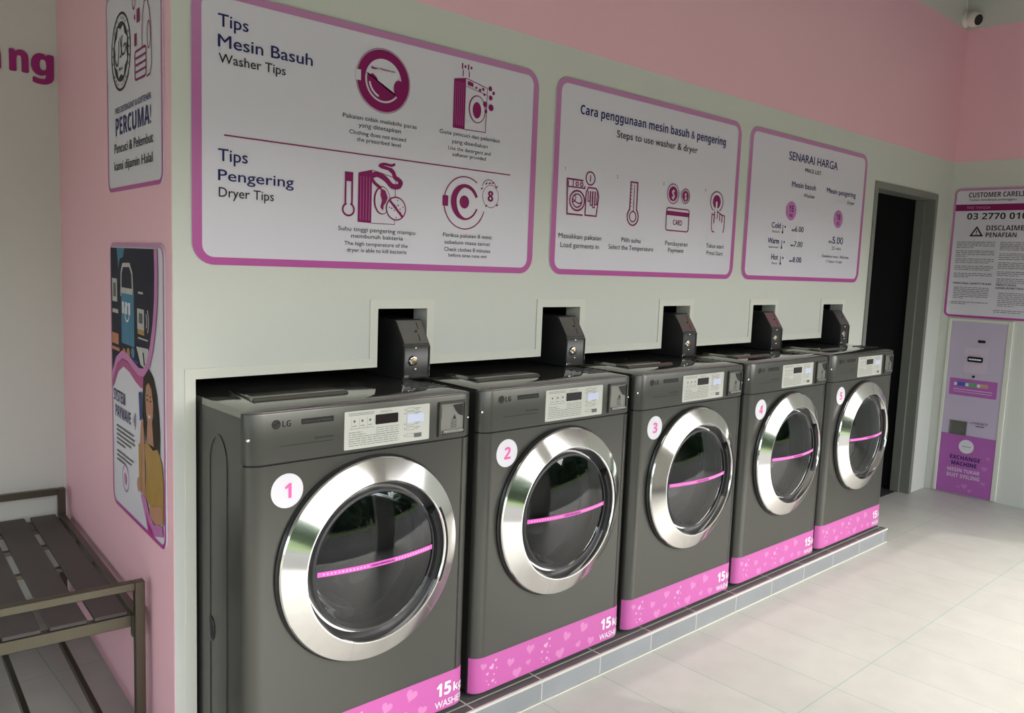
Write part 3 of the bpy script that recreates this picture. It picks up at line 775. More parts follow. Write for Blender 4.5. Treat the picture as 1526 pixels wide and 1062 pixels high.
for s_, a, b, z in (('Pakaian tidak melebihi paras', .435, .695, 1.735), ('yang ditetapkan', .488, .636, 1.7145), ('Clothing does not exceed', .457, .656, 1.692), ('the prescribed level', .483, .637, 1.6735),
        ('Guna pencuci dan pelembut', .784, 1.039, 1.7365), ('yang disediakan', .833, .985, 1.712), ('Use the detergent and', .820, .999, 1.690), ('softener provided', .838, .979, 1.6715),
        ('Suhu tinggi pengering mampu', .425, .699, 1.4135), ('membunuh bakteria', .469, .653, 1.394), ('The high temperature of the', .446, .672, 1.372), ('dryer is able to kill bacteria', .455, .668, 1.353),
        ('Periksa pakaian 8 minit', .809, 1.019, 1.415), ('sebelum masa tamat', .816, 1.011, 1.392), ('Check clothes 8 minutes', .816, 1.013, 1.369), ('before time runs out', .834, .998, 1.351)):
    T('caption', M_TEXT, s_, a, b, z, 0.0125 if a in (.435, .488, .784, .833, .425, .469, .809, .816) else 0.0115)
# full drum icon
cx, cz = 0.571, 0.8575+1.0
bm, y = g.L('full_drum_icon', M_PURPLE)
def zo(pts, o=None): return [(a, b-g.z) for a, b in pts]
ringf(bm, zo(ell(cx, cz, 0.0955, 0.0925, 60)), zo(ell(cx, cz, 0.094, 0.091, 60)), y)
ringf(bm, zo(ell(cx, cz, 0.0915, 0.0885, 60, -PI, PI)), zo(ell(cx, cz, 0.064, 0.063, 60, -PI, PI)), y)
pts = [(0.512, 1.872), (0.522, 1.868), (0.532, 1.874), (0.545, 1.866), (0.553, 1.853), (0.570, 1.848), (0.582, 1.836), (0.600, 1.832), (0.612, 1.822), (0.620, 1.822)]+ell(cx, cz, 0.058, 0.057, 20, math.radians(-36), math.radians(-196))
poly(bm, zo(pts), y)
stroke(bm, zo([(0.527, 1.888), (0.545, 1.888)]), 0.0035, y)
bm, y = g.L('drum_handle', M_PURPLE, 2)
poly(bm, zo(ell(0.626, 1.842, 0.019, 0.026, 24)), y)
bm, y = g.L('drum_highlight', M_BOARD, 2)
poly(bm, zo([(0.474, 1.846), (0.492, 1.846), (0.492, 1.876), (0.474, 1.876)]), y)
stroke(bm, zo(arc(cx, cz, 0.050, 0.049, 190, 250, 14)), 0.006, y)
T('icon_note', M_PURPLE, 'Paras Maksimum', 0.528, 0.610, 1.8875, 0.006, 0.004)
# detergent icon
bm, y = g.L('detergent_icon', M_PURPLE)
poly(bm, zo([(0.836, 1.912), (0.884, 1.921), (0.884, 1.760), (0.836, 1.760)]), y)
stroke(bm, zo([(0.884, 1.921), (0.976, 1.904), (0.973, 1.762), (0.884, 1.760)]), 0.0022, y)
stroke(bm, zo([(0.886, 1.896), (0.975, 1.882)]), 0.0016, y); poly(bm, zo([(0.892, 1.914), (0.915, 1.910), (0.915, 1.898), (0.892, 1.901)]), y)
ringf(bm, zo(ell(0.935, 1.831, 0.036, 0.044, 40)), zo(ell(0.936, 1.831, 0.032, 0.041, 40)), y)
poly(bm, zo(ell(0.934, 1.828, 0.018, 0.026, 24)), y)
for a, b, r in ((0.988, 1.905, .008), (1.003, 1.893, .006), (0.991, 1.876, .008), (0.968, 1.852, .009), (0.994, 1.845, .011), (0.972, 1.83, .006), (0.928, 1.898, .004), (0.944, 1.893, .005), (0.958, 1.898, .005), (0.963, 1.882, .004)): poly(bm, zo(ell(a, b, r, r, 14)), y)
for a in (0.868, 0.893):
    stroke(bm, zo([(a, 1.965), (a, 1.947)]), 0.005, y); stroke(bm, zo([(a+.004, 1.945), (a+.004, 1.925)]), 0.003, y); poly(bm, zo(ell(a+.012, 1.956, .004, .005, 10)), y)
bm, y = g.L('panel_fold', M_LILAC, 2)
for k in range(5): stroke(bm, zo([(0.843+.008*k, 1.905), (0.843+.008*k, 1.770)]), 0.0012, y)
# thermometer and dryer
bm, y = g.L('thermometer_icon', M_PURPLE)
bulb = arc(0.458, 1.475, 0.019, 0.0175, 118, 422, 26)
th_ = [(0.4475, 1.580), (0.4475, 1.492)]+bulb[:]+[(0.4695, 1.492), (0.4695, 1.580)]
stroke(bm, zo(th_), 0.0055, y, True); poly(bm, zo([(0.447, 1.581), (0.470, 1.581), (0.470, 1.556), (0.447, 1.556)]), y)
bm, y = g.L('hot_dryer_icon', M_PURPLE)
poly(bm, zo([(0.490, 1.584), (0.537, 1.597), (0.537, 1.440), (0.490, 1.441)]), y)
stroke(bm, zo([(0.537, 1.596), (0.622, 1.580), (0.621, 1.441), (0.537, 1.440)]), 0.0018, y)
def blob(w, pts):
    P = [Vector(p) for p in pts]; out = []
    for i in range(len(P)-1):
        p0, p1, p2, p3 = P[max(i-1, 0)], P[i], P[i+1], P[min(i+2, len(P)-1)]
        for k in range(6):
            t_ = k/6; out.append(0.5*((2*p1)+(p2-p0)*t_+(2*p0-5*p1+4*p2-p3)*t_*t_+(3*p1-p0-3*p2+p3)*t_**3))
    out.append(P[-1]); stroke(bm, zo([(v.x, v.y) for v in out]), w, y)
blob(0.016, [(0.535, 1.578), (0.556, 1.585), (0.585, 1.574), (0.608, 1.556), (0.632, 1.556), (0.640, 1.566)])
blob(0.014, [(0.634, 1.556), (0.641, 1.568), (0.630, 1.577), (0.619, 1.582), (0.612, 1.596), (0.600, 1.604)])
blob(0.010, [(0.612, 1.598), (0.600, 1.604), (0.582, 1.607), (0.566, 1.609)])
blob(0.008, [(0.562, 1.607), (0.566, 1.614), (0.582, 1.618), (0.605, 1.616), (0.618, 1.622)])
blob(0.010, [(0.535, 1.572), (0.548, 1.558), (0.570, 1.545)])
ringf(bm, zo(ell(0.574, 1.510, 0.030, 0.042, 40)), zo(ell(0.576, 1.510, 0.026, 0.039, 40)), y)
poly(bm, zo([(0.570, 1.545), (0.585, 1.540), (0.594, 1.520), (0.588, 1.505), (0.580, 1.495), (0.578, 1.480), (0.568, 1.490), (0.574, 1.510), (0.568, 1.525)]), y)
bm, y = g.L('panel_fold', M_LILAC, 2)
for k in range(4): stroke(bm, zo([(0.498+.010*k, 1.575), (0.498+.010*k, 1.448)]), 0.0014, y)
bm, y = g.L('germ_disc', M_BOARD, 2); poly(bm, zo(ell(0.6245, 1.489, 0.037, 0.036, 36)), y)
bm, y = g.L('no_germs_icon', M_PURPLE, 3)
ringf(bm, zo(ell(0.6245, 1.489, 0.037, 0.036, 36)), zo(ell(0.6245, 1.489, 0.033, 0.032, 36)), y); stroke(bm, zo([(0.600, 1.513), (0.649, 1.465)]), 0.008, y)
for k in range(16):
    a = random.uniform(0, 2*PI); r = random.uniform(0.006, 0.028); poly(bm, zo(ell(0.6245+r*math.cos(a), 1.489+r*math.sin(a), .0022, .0022, 8)), y)
# door and clock icon
bm, y = g.L('eight_minute_icon', M_PURPLE)
stroke(bm, zo(arc(0.895, 1.527, 0.086, 0.084, 55, 345, 60)), 0.0035, y)
ou, inn = arc(0.895, 1.530, 0.058, 0.058, 20, 340, 40), []
for i, a in enumerate([math.radians(20+320*k/39) for k in range(40)]):
    wd = 0.006+0.018*max(0, math.cos(a-math.radians(185)))+0.006*max(0, math.cos(a-math.radians(70))); inn.append((0.895+(0.058-wd)*math.cos(a), 1.530+(0.058-wd)*math.sin(a)))
A_ = [bm.verts.new((a, y, b-g.z)) for a, b in ou]; B_ = [bm.verts.new((a, y, b-g.z)) for a, b in inn]
for i in range(39): bm.faces.new((A_[i], A_[i+1], B_[i+1], B_[i]))
poly(bm, zo(ell(0.893, 1.530, 0.020, 0.021, 24)), y); poly(bm, zo(rrect(0.803, 1.512, 0.826, 1.546, 0.004)), y)
ringf(bm, zo(ell(1.006, 1.557, 0.036, 0.038, 32)), zo(ell(1.006, 1.557, 0.0345, 0.0365, 32)), y)
stroke(bm, zo(arc(0.998, 1.585, 0.030, 0.026, 10, 170, 14)), 0.0022, y)
for a, b in ((0.985, 1.598), (1.000, 1.600), (1.014, 1.602), (1.032, 1.590), (1.036, 1.530), (0.988, 1.525), (0.966, 1.580)): stroke(bm, zo([(a-.004, b-.003), (a+.004, b+.003)]), 0.004, y)
T('eight_minute_icon', M_PURPLE, '8', 0.993, 1.018, 1.541, 0.034, 0.05)
g.done()

# ---- steps
g = Sign('steps_sign', 'white sign with purple border showing the four steps to use washer and dryer', 'sign', (1.2826, WPL, 1.3043), 0, 1.1994, 0.7028, 0.058, (0.026, 0.020))
T = g.txt
T('heading', M_NAVY, 'Cara penggunaan mesin basuh & pengering', 0.128, 1.076, 1.890, 0.033, 0.022)
T('subheading', M_TEXT, 'Steps to use washer & dryer', 0.337, 0.868, 1.833, 0.027, 0.004)
for n_, a in (('1', .058), ('2', .349), ('3', .643), ('4', .939)): T('step_number', M_TEXT, n_, a, None, 1.680, 0.012)
for s_, a, b, z in (('Masukkan pakaian', .041, .277, 1.437), ('Load garments in', .053, .265, 1.404), ('Pilih suhu', .396, .515, 1.438), ('Select the Temperature', .321, .601, 1.408), ('Pembayaran', .679, .836, 1.438), ('Payment', .701, .812, 1.410), ('Tekan start', .975, 1.113, 1.440), ('Press Start', .982, 1.109, 1.409)):
    T('caption', M_TEXT, s_, a, b, z, 0.018)
lw = 0.006
bm, y = g.L('load_icon', M_PURPLE)
stroke(bm, zo([(0.160, 1.652), (0.074, 1.652), (0.080, 1.526), (0.165, 1.526)]), lw, y); stroke(bm, zo([(0.080, 1.646), (0.080, 1.625), (0.170, 1.625), (0.170, 1.634)]), lw*.8, y)
stroke(bm, zo([(0.106, 1.650), (0.106, 1.626)]), lw*.7, y)
for a in (0.127, 0.152): stroke(bm, zo(ell(a, 1.6375, .007, .007, 16)), lw*.7, y, True)
stroke(bm, zo(ell(0.131, 1.577, .040, .036, 40)), lw, y, True); stroke(bm, zo(ell(0.131, 1.577, .026, .024, 30)), lw*.8, y, True)
stroke(bm, zo([(0.106, 1.570), (0.118, 1.575), (0.130, 1.570), (0.142, 1.567), (0.156, 1.572)]), lw*.8, y); stroke(bm, zo(ell(0.116, 1.586, .008, .009, 12)), lw*.6, y, True)
stroke(bm, zo(ell(0.199, 1.664, .025, .024, 28)), lw*.8, y, True); stroke(bm, zo([(0.199, 1.676), (0.199, 1.652)]), lw*.7, y)
stroke(bm, zo([(0.178, 1.598), (0.178, 1.527), (0.240, 1.527), (0.250, 1.600), (0.243, 1.620), (0.232, 1.630), (0.190, 1.630), (0.180, 1.614), (0.178, 1.598)]), lw*.9, y)
for a, b in ((.190, 1.580), (.203, 1.566), (.217, 1.558), (.230, 1.570)): stroke(bm, zo([(a, 1.618), (a, b), (a+.011, b), (a+.011, 1.618)]), lw*.7, y)
bm, y = g.L('temperature_icon', M_PURPLE)
stroke(bm, zo([(0.437, 1.674), (0.437, 1.567)]+arc(0.458, 1.540, .034, .034, 128, 412, 30)+[(0.479, 1.567), (0.479, 1.674)]), lw, y, True)
stroke(bm, zo(ell(0.458, 1.540, .020, .020, 24)), lw*.8, y, True); stroke(bm, zo([(0.460, 1.662), (0.460, 1.562)]), lw*.6, y)
for k in range(7): stroke(bm, zo([(0.438, 1.580+.0135*k), (0.447, 1.580+.0135*k)]), lw*.5, y)
bm, y = g.L('payment_icon', M_PURPLE)
for a, b, r in ((0.714, 1.651, .040), (0.801, 1.648, .030)):
    stroke(bm, zo(ell(a, b, r, r, 32)), .0035, y, True); poly(bm, zo(ell(a, b, r*.76, r*.76, 32)), y)
stroke(bm, zo(rrect(0.676, 1.500, 0.834, 1.592, .012, 5)), .005, y, True); poly(bm, zo([(0.676, 1.562), (0.834, 1.562), (0.834, 1.580), (0.676, 1.580)]), y)
T('coin_mark', M_BOARD, '$', 0.704, 0.724, 1.632, 0.036, 0.01, 2); T('coin_mark', M_BOARD, '$', 0.793, 0.809, 1.634, 0.027, 0.01, 2); T('card_lettering', M_PURPLE, 'CARD', 0.724, 0.788, 1.524, 0.022, 0.004)
bm, y = g.L('press_icon', M_PURPLE)
stroke(bm, zo(arc(1.036, 1.643, .048, .044, -60, 240, 40)), .005, y); poly(bm, zo(ell(1.036, 1.643, .030, .029, 30)), y)
stroke(bm, zo([(1.022, 1.548), (1.022, 1.584), (1.004, 1.588), (1.006, 1.530), (1.014, 1.512), (1.030, 1.511)]), .005, y); stroke(bm, zo([(1.022, 1.600), (1.022, 1.548)]), .005, y)
stroke(bm, zo([(1.046, 1.570), (1.046, 1.606)]), .005, y); stroke(bm, zo([(1.066, 1.562), (1.066, 1.594), (1.048, 1.600)]), .005, y); stroke(bm, zo([(1.084, 1.555), (1.084, 1.588), (1.068, 1.592)]), .005, y); stroke(bm, zo([(1.086, 1.588), (1.104, 1.585), (1.104, 1.530), (1.098, 1.510)]), .005, y)
bm, y = g.L('pointing_finger', M_BOARD, 2); stroke(bm, zo([(1.034, 1.560), (1.034, 1.644)]), .012, y)
g.done()

# ---- prices
g = Sign('price_sign', 'white sign with purple border headed SENARAI HARGA listing prices, beside the doorway', 'sign', (2.5582, WPL, 1.3054), 0, 1.2076, 0.7034, 0.058, (0.026, 0.020))
T = g.txt
T('heading', M_NAVY, 'SENARAI HARGA', 0.353, 0.859, 1.894, 0.040, 0.008); T('subheading', M_TEXT, 'PRICE LIST', 0.519, 0.685, 1.850, 0.019, 0.002)
T('column_heading', M_NAVY, 'Mesin basuh', 0.400, 0.643, 1.768, 0.027, 0.004); T('column_heading', M_NAVY, 'Mesin pengering', 0.760, 1.093, 1.769, 0.027, 0.004)
T('column_note', M_TEXT, 'Washer', 0.523, 0.638, 1.727, 0.018); T('column_note', M_TEXT, 'Dryer', 1.002, 1.087, 1.728, 0.018)
for a, b, s_ in ((0.411, 1.650, '15'), (0.912, 1.641, '18')):
    g.poly('weight_disc', M_LILAC, ell(a, b, 0.050, 0.047, 36))
    T('weight_lettering', M_NAVY, s_, a-0.022, a+0.022, b-0.004, 0.030, 0.03, 2); T('weight_lettering', M_NAVY, 'KG', a-0.015, a+0.015, b-0.030, 0.016, 0.02, 2)
for s_, n_, p_, z, a, b in (('Cold', 'Sejuk', '6.00', 1.555, .236, .322), ('Warm', 'Suam-suam', '7.00', 1.480, .211, .316), ('Hot', 'Panas', '8.00', 1.402, .254, .317)):
    T('price_row', M_NAVY, s_, a, b, z+.004, 0.026, 0.016); T('price_note', M_TEXT, n_, a+.01, b-.004, z-.018, 0.009)
    T('price_row', M_NAVY, 'RM', 0.430, 0.458, z-.004, 0.010, 0.01); T('price_row', M_NAVY, p_, 0.462, 0.548, z-.004, 0.027, 0.004)
    g.line('thermometer_mark', M_TEXT, [(0.342, z+.022), (0.342, z-.012)], .005); g.poly('thermometer_mark', M_TEXT, ell(.342, z-.014, .007, .007, 12)); g.poly('thermometer_mark', M_TEXT, ell(.364, z+.014, .006, .006, 10))
T('price_row', M_NAVY, 'RM', 0.826, 0.862, 1.510, 0.013, 0.01); T('price_row', M_NAVY, '5.00', 0.866, 0.987, 1.510, 0.036, 0.004)
T('price_note', M_TEXT, '25 min', 0.864, 0.967, 1.477, 0.017); T('price_note', M_TEXT, 'Tambahan masa / Add time', 0.760, 1.068, 1.434, 0.014); T('price_note', M_TEXT, '1 Token = 5 min', 0.808, 0.993, 1.407, 0.014)
g.done()

# ---- careline and disclaimer on the right wall
g = Sign('careline_sign', 'white sign with purple border headed CUSTOMER CARELINE above the exchange machine', 'sign', (RX-0.0003, 0.2833, 1.1005), -PI/2, 0.88, 0.838, 0.035, (0.014, 0.014))
T = g.txt
T('heading', M_TEXT, 'CUSTOMER CARELINE', 0.086, 0.455, 1.881, 0.031, 0.02); T('subheading', M_TEXT, 'Talian khidmat pelanggan', 0.088, 0.367, 1.857, 0.014)
g.poly('header_bar', M_PURPLE, [(0.014, 1.794), (0.866, 1.794), (0.866, 1.8355), (0.014, 1.8355)])
T('bar_lettering', M_LILAC, 'FREE TANGGA', 0.082, 0.222, 1.8065, 0.017, 0.01, 2)
T('phone_number', M_TEXT, '03 2770 0100', 0.088, 0.475, 1.739, 0.040, 0.024)
T('heading', M_TEXT, 'DISCLAIMER', 0.210, 0.455, 1.668, 0.031, 0.02); T('heading', M_TEXT, 'PENAFIAN', 0.210, 0.388, 1.625, 0.029, 0.02)
g.line('warning_triangle', M_TEXT, [(0.120, 1.634), (0.187, 1.634), (0.1535, 1.688)], 0.009, True); g.line('warning_triangle', M_TEXT, [(0.1535, 1.668), (0.1535, 1.652)], .006); g.poly('warning_triangle', M_TEXT, ell(.1535, 1.644, .0035, .0035, 10))
def para(g, x0, x1, z, n, short=0.6, st=0.0118, part='small_print'):
    g.done()
    for k in range(n):
        e = x1 if k < n-1 else x0+(x1-x0)*short
        x = x0
        while x < e:
            l = min(random.uniform(0.012, 0.04), e-x); g.line(part, M_LABELINK, [(x, z), (x+l, z)], 0.0034); x += l+0.0045
        z -= st
for z, n, s_ in ((1.592, 4, .45), (1.535, 4, .3), (1.482, 3, .9), (1.436, 3, .95), (1.388, 3, .4)): para(g, 0.040, 0.272, z, n, s_)
for z, n, s_ in ((1.592, 5, .8), (1.520, 4, .9), (1.462, 4, .7), (1.405, 3, .5), (1.360, 3, .8)): para(g, 0.300, 0.560, z, n, s_)
for z, n, s_ in ((1.592, 6, .8), (1.510, 5, .9), (1.440, 6, .7), (1.350, 4, .5)): para(g, 0.590, 0.840, z, n, s_)
T('subheading', M_TEXT, 'PERSONAL SAFETY RULES', 0.043, 0.272, 1.318, 0.011, 0.012)
T('subheading', M_TEXT, 'PERATURAN', 0.300, 0.415, 1.316, 0.012, 0.012); T('subheading', M_TEXT, 'KESELAMATAN PERIBADI', 0.300, 0.560, 1.296, 0.012, 0.012)
para(g, 0.048, 0.262, 1.296, 7, .3); para(g, 0.040, 0.262, 1.200, 2, .4); para(g, 0.318, 0.560, 1.270, 8, .4); para(g, 0.300, 0.560, 1.158, 2, .6)
g.done()

# ------------------------------------------------------------------ exchange machine set in the right wall
ex = thing('exchange_machine', 'tall narrow lilac and orchid coin exchange machine set in the right wall', 'exchange machine', (RX-0.0003, 0.2833, -0.080), -PI/2)
EZ = -0.080
def E_(n, pts, m, y0, y1, p=None):
    bm = nb(); extr(bm, [(a, b-EZ) for a, b in pts], y0, y1); return link(n, bm, m, p or ex)
R4 = lambda a, b, c, d: [(a, b), (c, b), (c, d), (a, d)]
up = E_('upper_panel', R4(0.060, 0.321, 0.397, 1.0725), M_EXL, -0.010, 0.0); lowp = E_('lower_panel', R4(0.060, -0.079, 0.397, 0.3205), M_EXP, -0.010, 0.0)
bm = nb()
for q in ((0.040, -0.080, 0.0595, 1.092), (0.3975, -0.080, 0.428, 1.092), (0.0595, 1.073, 0.3975, 1.092)): box(bm, q[0], -0.014, q[1]-EZ, q[2], 0.0, q[3]-EZ, 0.002, 1)
link('frame', bm, M_CREAM, ex)
E_('sensor', rrect(0.231, 0.941, 0.276, 0.958, .003, 3), M_BLACK, -0.013, -0.0095)
pt_ = E_('note_plate', rrect(0.157, 0.738, 0.297, 0.908, .004, 3), mat('pale lilac plate', (0.56, 0.48, 0.58), 0.35, var=0.02), -0.013, -0.0095)
E_('note_slot', rrect(0.181, 0.812, 0.272, 0.846, .008, 4), M_BLACK, -0.020, -0.0125, pt_); E_('slot_lip', rrect(0.188, 0.824, 0.264, 0.834, .004, 3), M_WHITE, -0.023, -0.0195, pt_)
E_('lock', ell(0.226, 0.716, .008, n=20), M_BLACK, -0.015, -0.0095)
il = E_('note_label', rrect(0.084, 0.583, 0.372, 0.695, .005, 4), M_EXP, -0.0115, -0.0098)
for nm, c_, x in (('banknote_picture', srgb(60, 90, 180), .118), ('banknote_picture', srgb(90, 160, 110), .188), ('banknote_picture', srgb(190, 150, 130), .258)):
    E_(nm, R4(x, 0.646, x+.060, 0.672), mat('banknote print '+str(x), c_, 0.5, var=0.05), -0.0125, -0.0112, il); E_('note_edge', R4(x-.006, 0.648, x+.012, 0.668), M_WHITE, -0.0128, -0.0113, il)
E_('label_line', R4(0.110, 0.622, 0.345, 0.6255), M_WHITE, -0.0123, -0.0112, il); E_('label_line', R4(0.110, 0.607, 0.345, 0.6095), M_WHITE, -0.0123, -0.0112, il)
bm = nb(); ringf(bm, [(a, b-EZ) for a, b in R4(0.112, 0.320, 0.216, 0.412)], [(a, b-EZ) for a, b in R4(0.120, 0.328, 0.208, 0.405)], -0.0165)
r = bmesh.ops.extrude_face_region(bm, geom=bm.faces[:]); bmesh.ops.translate(bm, verts=[g_ for g_ in r['geom'] if isinstance(g_, bmesh.types.BMVert)], vec=(0, 0.0065, 0))
tr = link('coin_tray', bm, M_STEEL, ex); E_('tray_flap', R4(0.120, 0.328, 0.208, 0.405), M_STEEL, -0.013, -0.0098, tr)
bm = nb(); text(bm, 'COLLECT', 0.246, 0.340, 0.404-EZ, 0.014, -0.0108, 0.01); stroke(bm, [(0.266, 0.392-EZ), (0.318, 0.392-EZ)], 0.005, -0.0108); poly(bm, [(0.230, 0.409-EZ), (0.238, 0.405-EZ), (0.238, 0.413-EZ)], -0.0108); link('collect_lettering', bm, M_TEXT, up, recalc=False)
E_('round_logo', ell(0.224, 0.246, .046, n=36), M_WHITE, -0.0115, -0.0098, lowp)
bm = nb(); stroke(bm, [(0.196, 0.246-EZ), (0.252, 0.246-EZ)], 0.006, -0.0122); link('logo_line', bm, mat('grey print', (0.35, 0.35, 0.36), 0.5, var=0.02), lowp, recalc=False)
bm = nb(); text(bm, 'EXCHANGE', 0.130, 0.316, 0.154-EZ, 0.026, -0.0108, 0.035); text(bm, 'MACHINE', 0.142, 0.298, 0.114-EZ, 0.026, -0.0108, 0.035); link('name_lettering', bm, M_NAVY, lowp, recalc=False)
bm = nb(); text(bm, 'MESIN TUKAR', 0.121, 0.320, 0.070-EZ, 0.024, -0.0108, 0.025); text(bm, 'DUIT SYILING', 0.121, 0.322, 0.032-EZ, 0.024, -0.0108, 0.025)
link('translation_lettering', bm, mat('faded white print', (0.66, 0.55, 0.68), 0.5, var=0.02), lowp, recalc=False)
bm = nb()
for a, b, r_ in ((0.345, 0.12, .018), (0.36, 0.19, .012), (0.235, -0.02, .020), (0.27, -0.045, .014), (0.345, 0.02, .014), (0.20, -0.03, .01)):
    poly(bm, [(a+r_*q[0], b-EZ+r_*q[1]) for q in [(math.sin(2*PI*i/20)**3, (13*math.cos(2*PI*i/20)-5*math.cos(4*PI*i/20)-2*math.cos(6*PI*i/20))/16) for i in range(20)]], -0.0106)
link('pale_hearts', bm, mat('pale orchid print', (0.47, 0.20, 0.47), 0.4, var=0.02), lowp, recalc=False)

# ------------------------------------------------------------------ posters on the pink side wall
ROT_P = -(PI/2+math.atan(SPL))
def pink_at(u, z, off=0.0004):
    """u runs from the alcove end of the wall towards the shop; the point sits just proud of the wall face"""
    p = Vector((PX0, WY))+DV*(0.63-u)-NV*off
    return (p.x, p.y, z)
g = Sign('halal_poster', 'upper poster on the pink wall with round emblem and detergent bottle', 'poster', pink_at(0.003, 1.5045), ROT_P, 0.575, 0.573, 0.035, (0.012, 0.012))
T = g.txt
bm, y = g.L('round_emblem', M_TEXT)
cx, cz, R = 0.172, 1.897, 0.109
ringf(bm, zo(ell(cx, cz, R, R, 60)), zo(ell(cx, cz, R-.007, R-.007, 60)), y)
ringf(bm, zo(ell(cx, cz, R-.026, R-.026, 64)), zo([(cx+(R-.032 if k % 8 == 4 else (R-.032)*(0.80 if k % 8 in (0,) else 0.80+0.05*abs(4-abs(4-k % 8)))) * math.cos(2*PI*k/64), cz+(R-.032)*(1 if k % 8 == 4 else 0.80+0.045*min(k % 8, 8-k % 8)) * math.sin(2*PI*k/64)) for k in range(64)]), y)
for k in range(26):
    a = 2*PI*k/26
    if k % 4 == 3: continue
    stroke(bm, zo([(cx+(R-.013)*math.cos(a-.035), cz+(R-.013)*math.sin(a-.035)), (cx+(R-.020)*math.cos(a+.03), cz+(R-.020)*math.sin(a+.03))]), .005, y)
def curve(pts, w):
    P = [Vector(p) for p in pts]; out = []
    for i in range(len(P)-1):
        p0, p1, p2, p3 = P[max(i-1, 0)], P[i], P[i+1], P[min(i+2, len(P)-1)]
        for k in range(6):
            t_ = k/6; out.append(0.5*((2*p1)+(p2-p0)*t_+(2*p0-5*p1+4*p2-p3)*t_*t_+(3*p1-p0-3*p2+p3)*t_**3))
    out.append(P[-1]); stroke(bm, zo([(v.x, v.y) for v in out]), w, y)
# the word in Arabic script: ha, lam, alif, lam
curve([(0.205, 1.905), (0.222, 1.912), (0.232, 1.902), (0.214, 1.888), (0.200, 1.886)], .006)
curve([(0.200, 1.886), (0.188, 1.888), (0.176, 1.915), (0.166, 1.938)], .006); curve([(0.188, 1.940), (0.182, 1.910), (0.176, 1.886), (0.164, 1.884)], .006)
curve([(0.152, 1.930), (0.150, 1.895), (0.140, 1.868), (0.122, 1.866), (0.112, 1.882)], .006)
T('emblem_lettering', M_TEXT, 'HALAL', 0.148, 0.196, 1.846, 0.009, 0.004)
bm, y = g.L('bottle_icon', M_PURPLE)
stroke(bm, zo([(0.396, 1.873), (0.396, 1.905), (0.402, 1.955), (0.424, 1.985), (0.446, 1.985), (0.466, 1.955), (0.480, 1.905), (0.484, 1.815), (0.468, 1.793), (0.440, 1.790)]), .0045, y)
stroke(bm, zo([(0.424, 1.985), (0.424, 2.000), (0.446, 2.000), (0.446, 1.985)]), .0045, y); stroke(bm, zo([(0.420, 2.003), (0.420, 2.040), (0.450, 2.040), (0.450, 2.003)]), .006, y, True)
stroke(bm, zo(ell(0.458, 1.893, .014, .034, 24)), .004, y, True); stroke(bm, zo([(0.484, 2.035), (0.492, 2.022), (0.486, 2.010), (0.478, 2.015)]), .004, y)
stroke(bm, zo(rrect(0.322, 1.795, 0.432, 1.870, .012, 4)), .006, y, True)
for k in range(3): stroke(bm, zo([(0.330, 1.815+.018*k), (0.432, 1.815+.018*k)]), .006, y)
poly(bm, zo(R4(0.346, 1.942, 0.374, 1.978)), y); poly(bm, zo(R4(0.320, 1.885, 0.342, 1.918)), y)
stroke(bm, zo(ell(0.318, 2.005, .014, .020, 20)), .0045, y, True); poly(bm, zo(ell(0.325, 1.962, .006, .008, 12)), y)
T('small_heading', M_NAVY, 'FREE DETERGENT & SOFTENER', 0.100, 0.476, 1.729, 0.016, 0.012)
T('heading', M_NAVY, 'PERCUMA!', 0.102, 0.474, 1.666, 0.050, 0.025)
T('caption', M_TEXT, 'Pencuci & Pelembut', 0.085, 0.490, 1.616, 0.027, 0.002); T('caption', M_TEXT, 'kami dijamin Halal', 0.082, 0.484, 1.566, 0.026, 0.002)
g.done()

g = Sign('payment_poster', 'lower poster on the pink wall with a phone and a smiling woman', 'poster', pink_at(0.008, 0.5315), ROT_P, 0.570, 0.8215, 0.040, (0.012, 0.012))
T = g.txt
M_NIGHT = mat('navy photo print', (0.012, 0.012, 0.030), 0.5, spec=0.12, var=0.3, vscale=9); M_SCREEN = mat('blue screen print', (0.06, 0.20, 0.31), 0.5, spec=0.15, var=0.3, vscale=14); M_SCREEN2 = mat('deep blue screen print', (0.02, 0.05, 0.19), 0.5, spec=0.15, var=0.3, vscale=14)
M_SKIN = mat('printed skin', (0.44, 0.22, 0.14), 0.5, spec=0.2, var=0.06); M_HAIR = mat('printed hair', (0.022, 0.014, 0.010), 0.55, spec=0.15, var=0.2, vscale=20); M_MUST = mat('printed mustard cloth', (0.36, 0.20, 0.025), 0.45, var=0.2, vscale=16)
M_MAG = mat('magenta print', (0.40, 0.035, 0.20), 0.4, var=0.03); M_ORA = mat('orange print', (0.5, 0.16, 0.05), 0.4, var=0.1); M_PALE = mat('grey photo print', (0.45, 0.45, 0.44), 0.4, var=0.15, vscale=12)
right = [(0.500, 1.338), (0.505, 1.28), (0.500, 1.20), (0.482, 1.13), (0.455, 1.07), (0.420, 1.02)]
bot = [(0.375, 0.994), (0.325, 0.990), (0.265, 1.002), (0.205, 1.018), (0.140, 1.020), (0.075, 0.995), (0.015, 0.935)]
g.poly('phone_photo', M_NIGHT, [(0.015, 1.338)]+right+bot, 1)
g.line('lilac_wave', M_LILAC, right, 0.030, layer=3); g.line('lilac_wave', M_LILAC, right[-1:]+bot, 0.022, layer=3)
g.poly('magenta_wave', M_MAG, bot[::-1]+[(0.405, 1.000), (0.395, 0.960), (0.350, 0.945), (0.290, 0.955), (0.225, 0.975), (0.150, 0.985), (0.085, 0.962), (0.015, 0.900)], 2)
R_ = lambda n, m, a, b, c, d, l=2: g.poly(n, m, R4(a, b, c, d), l)
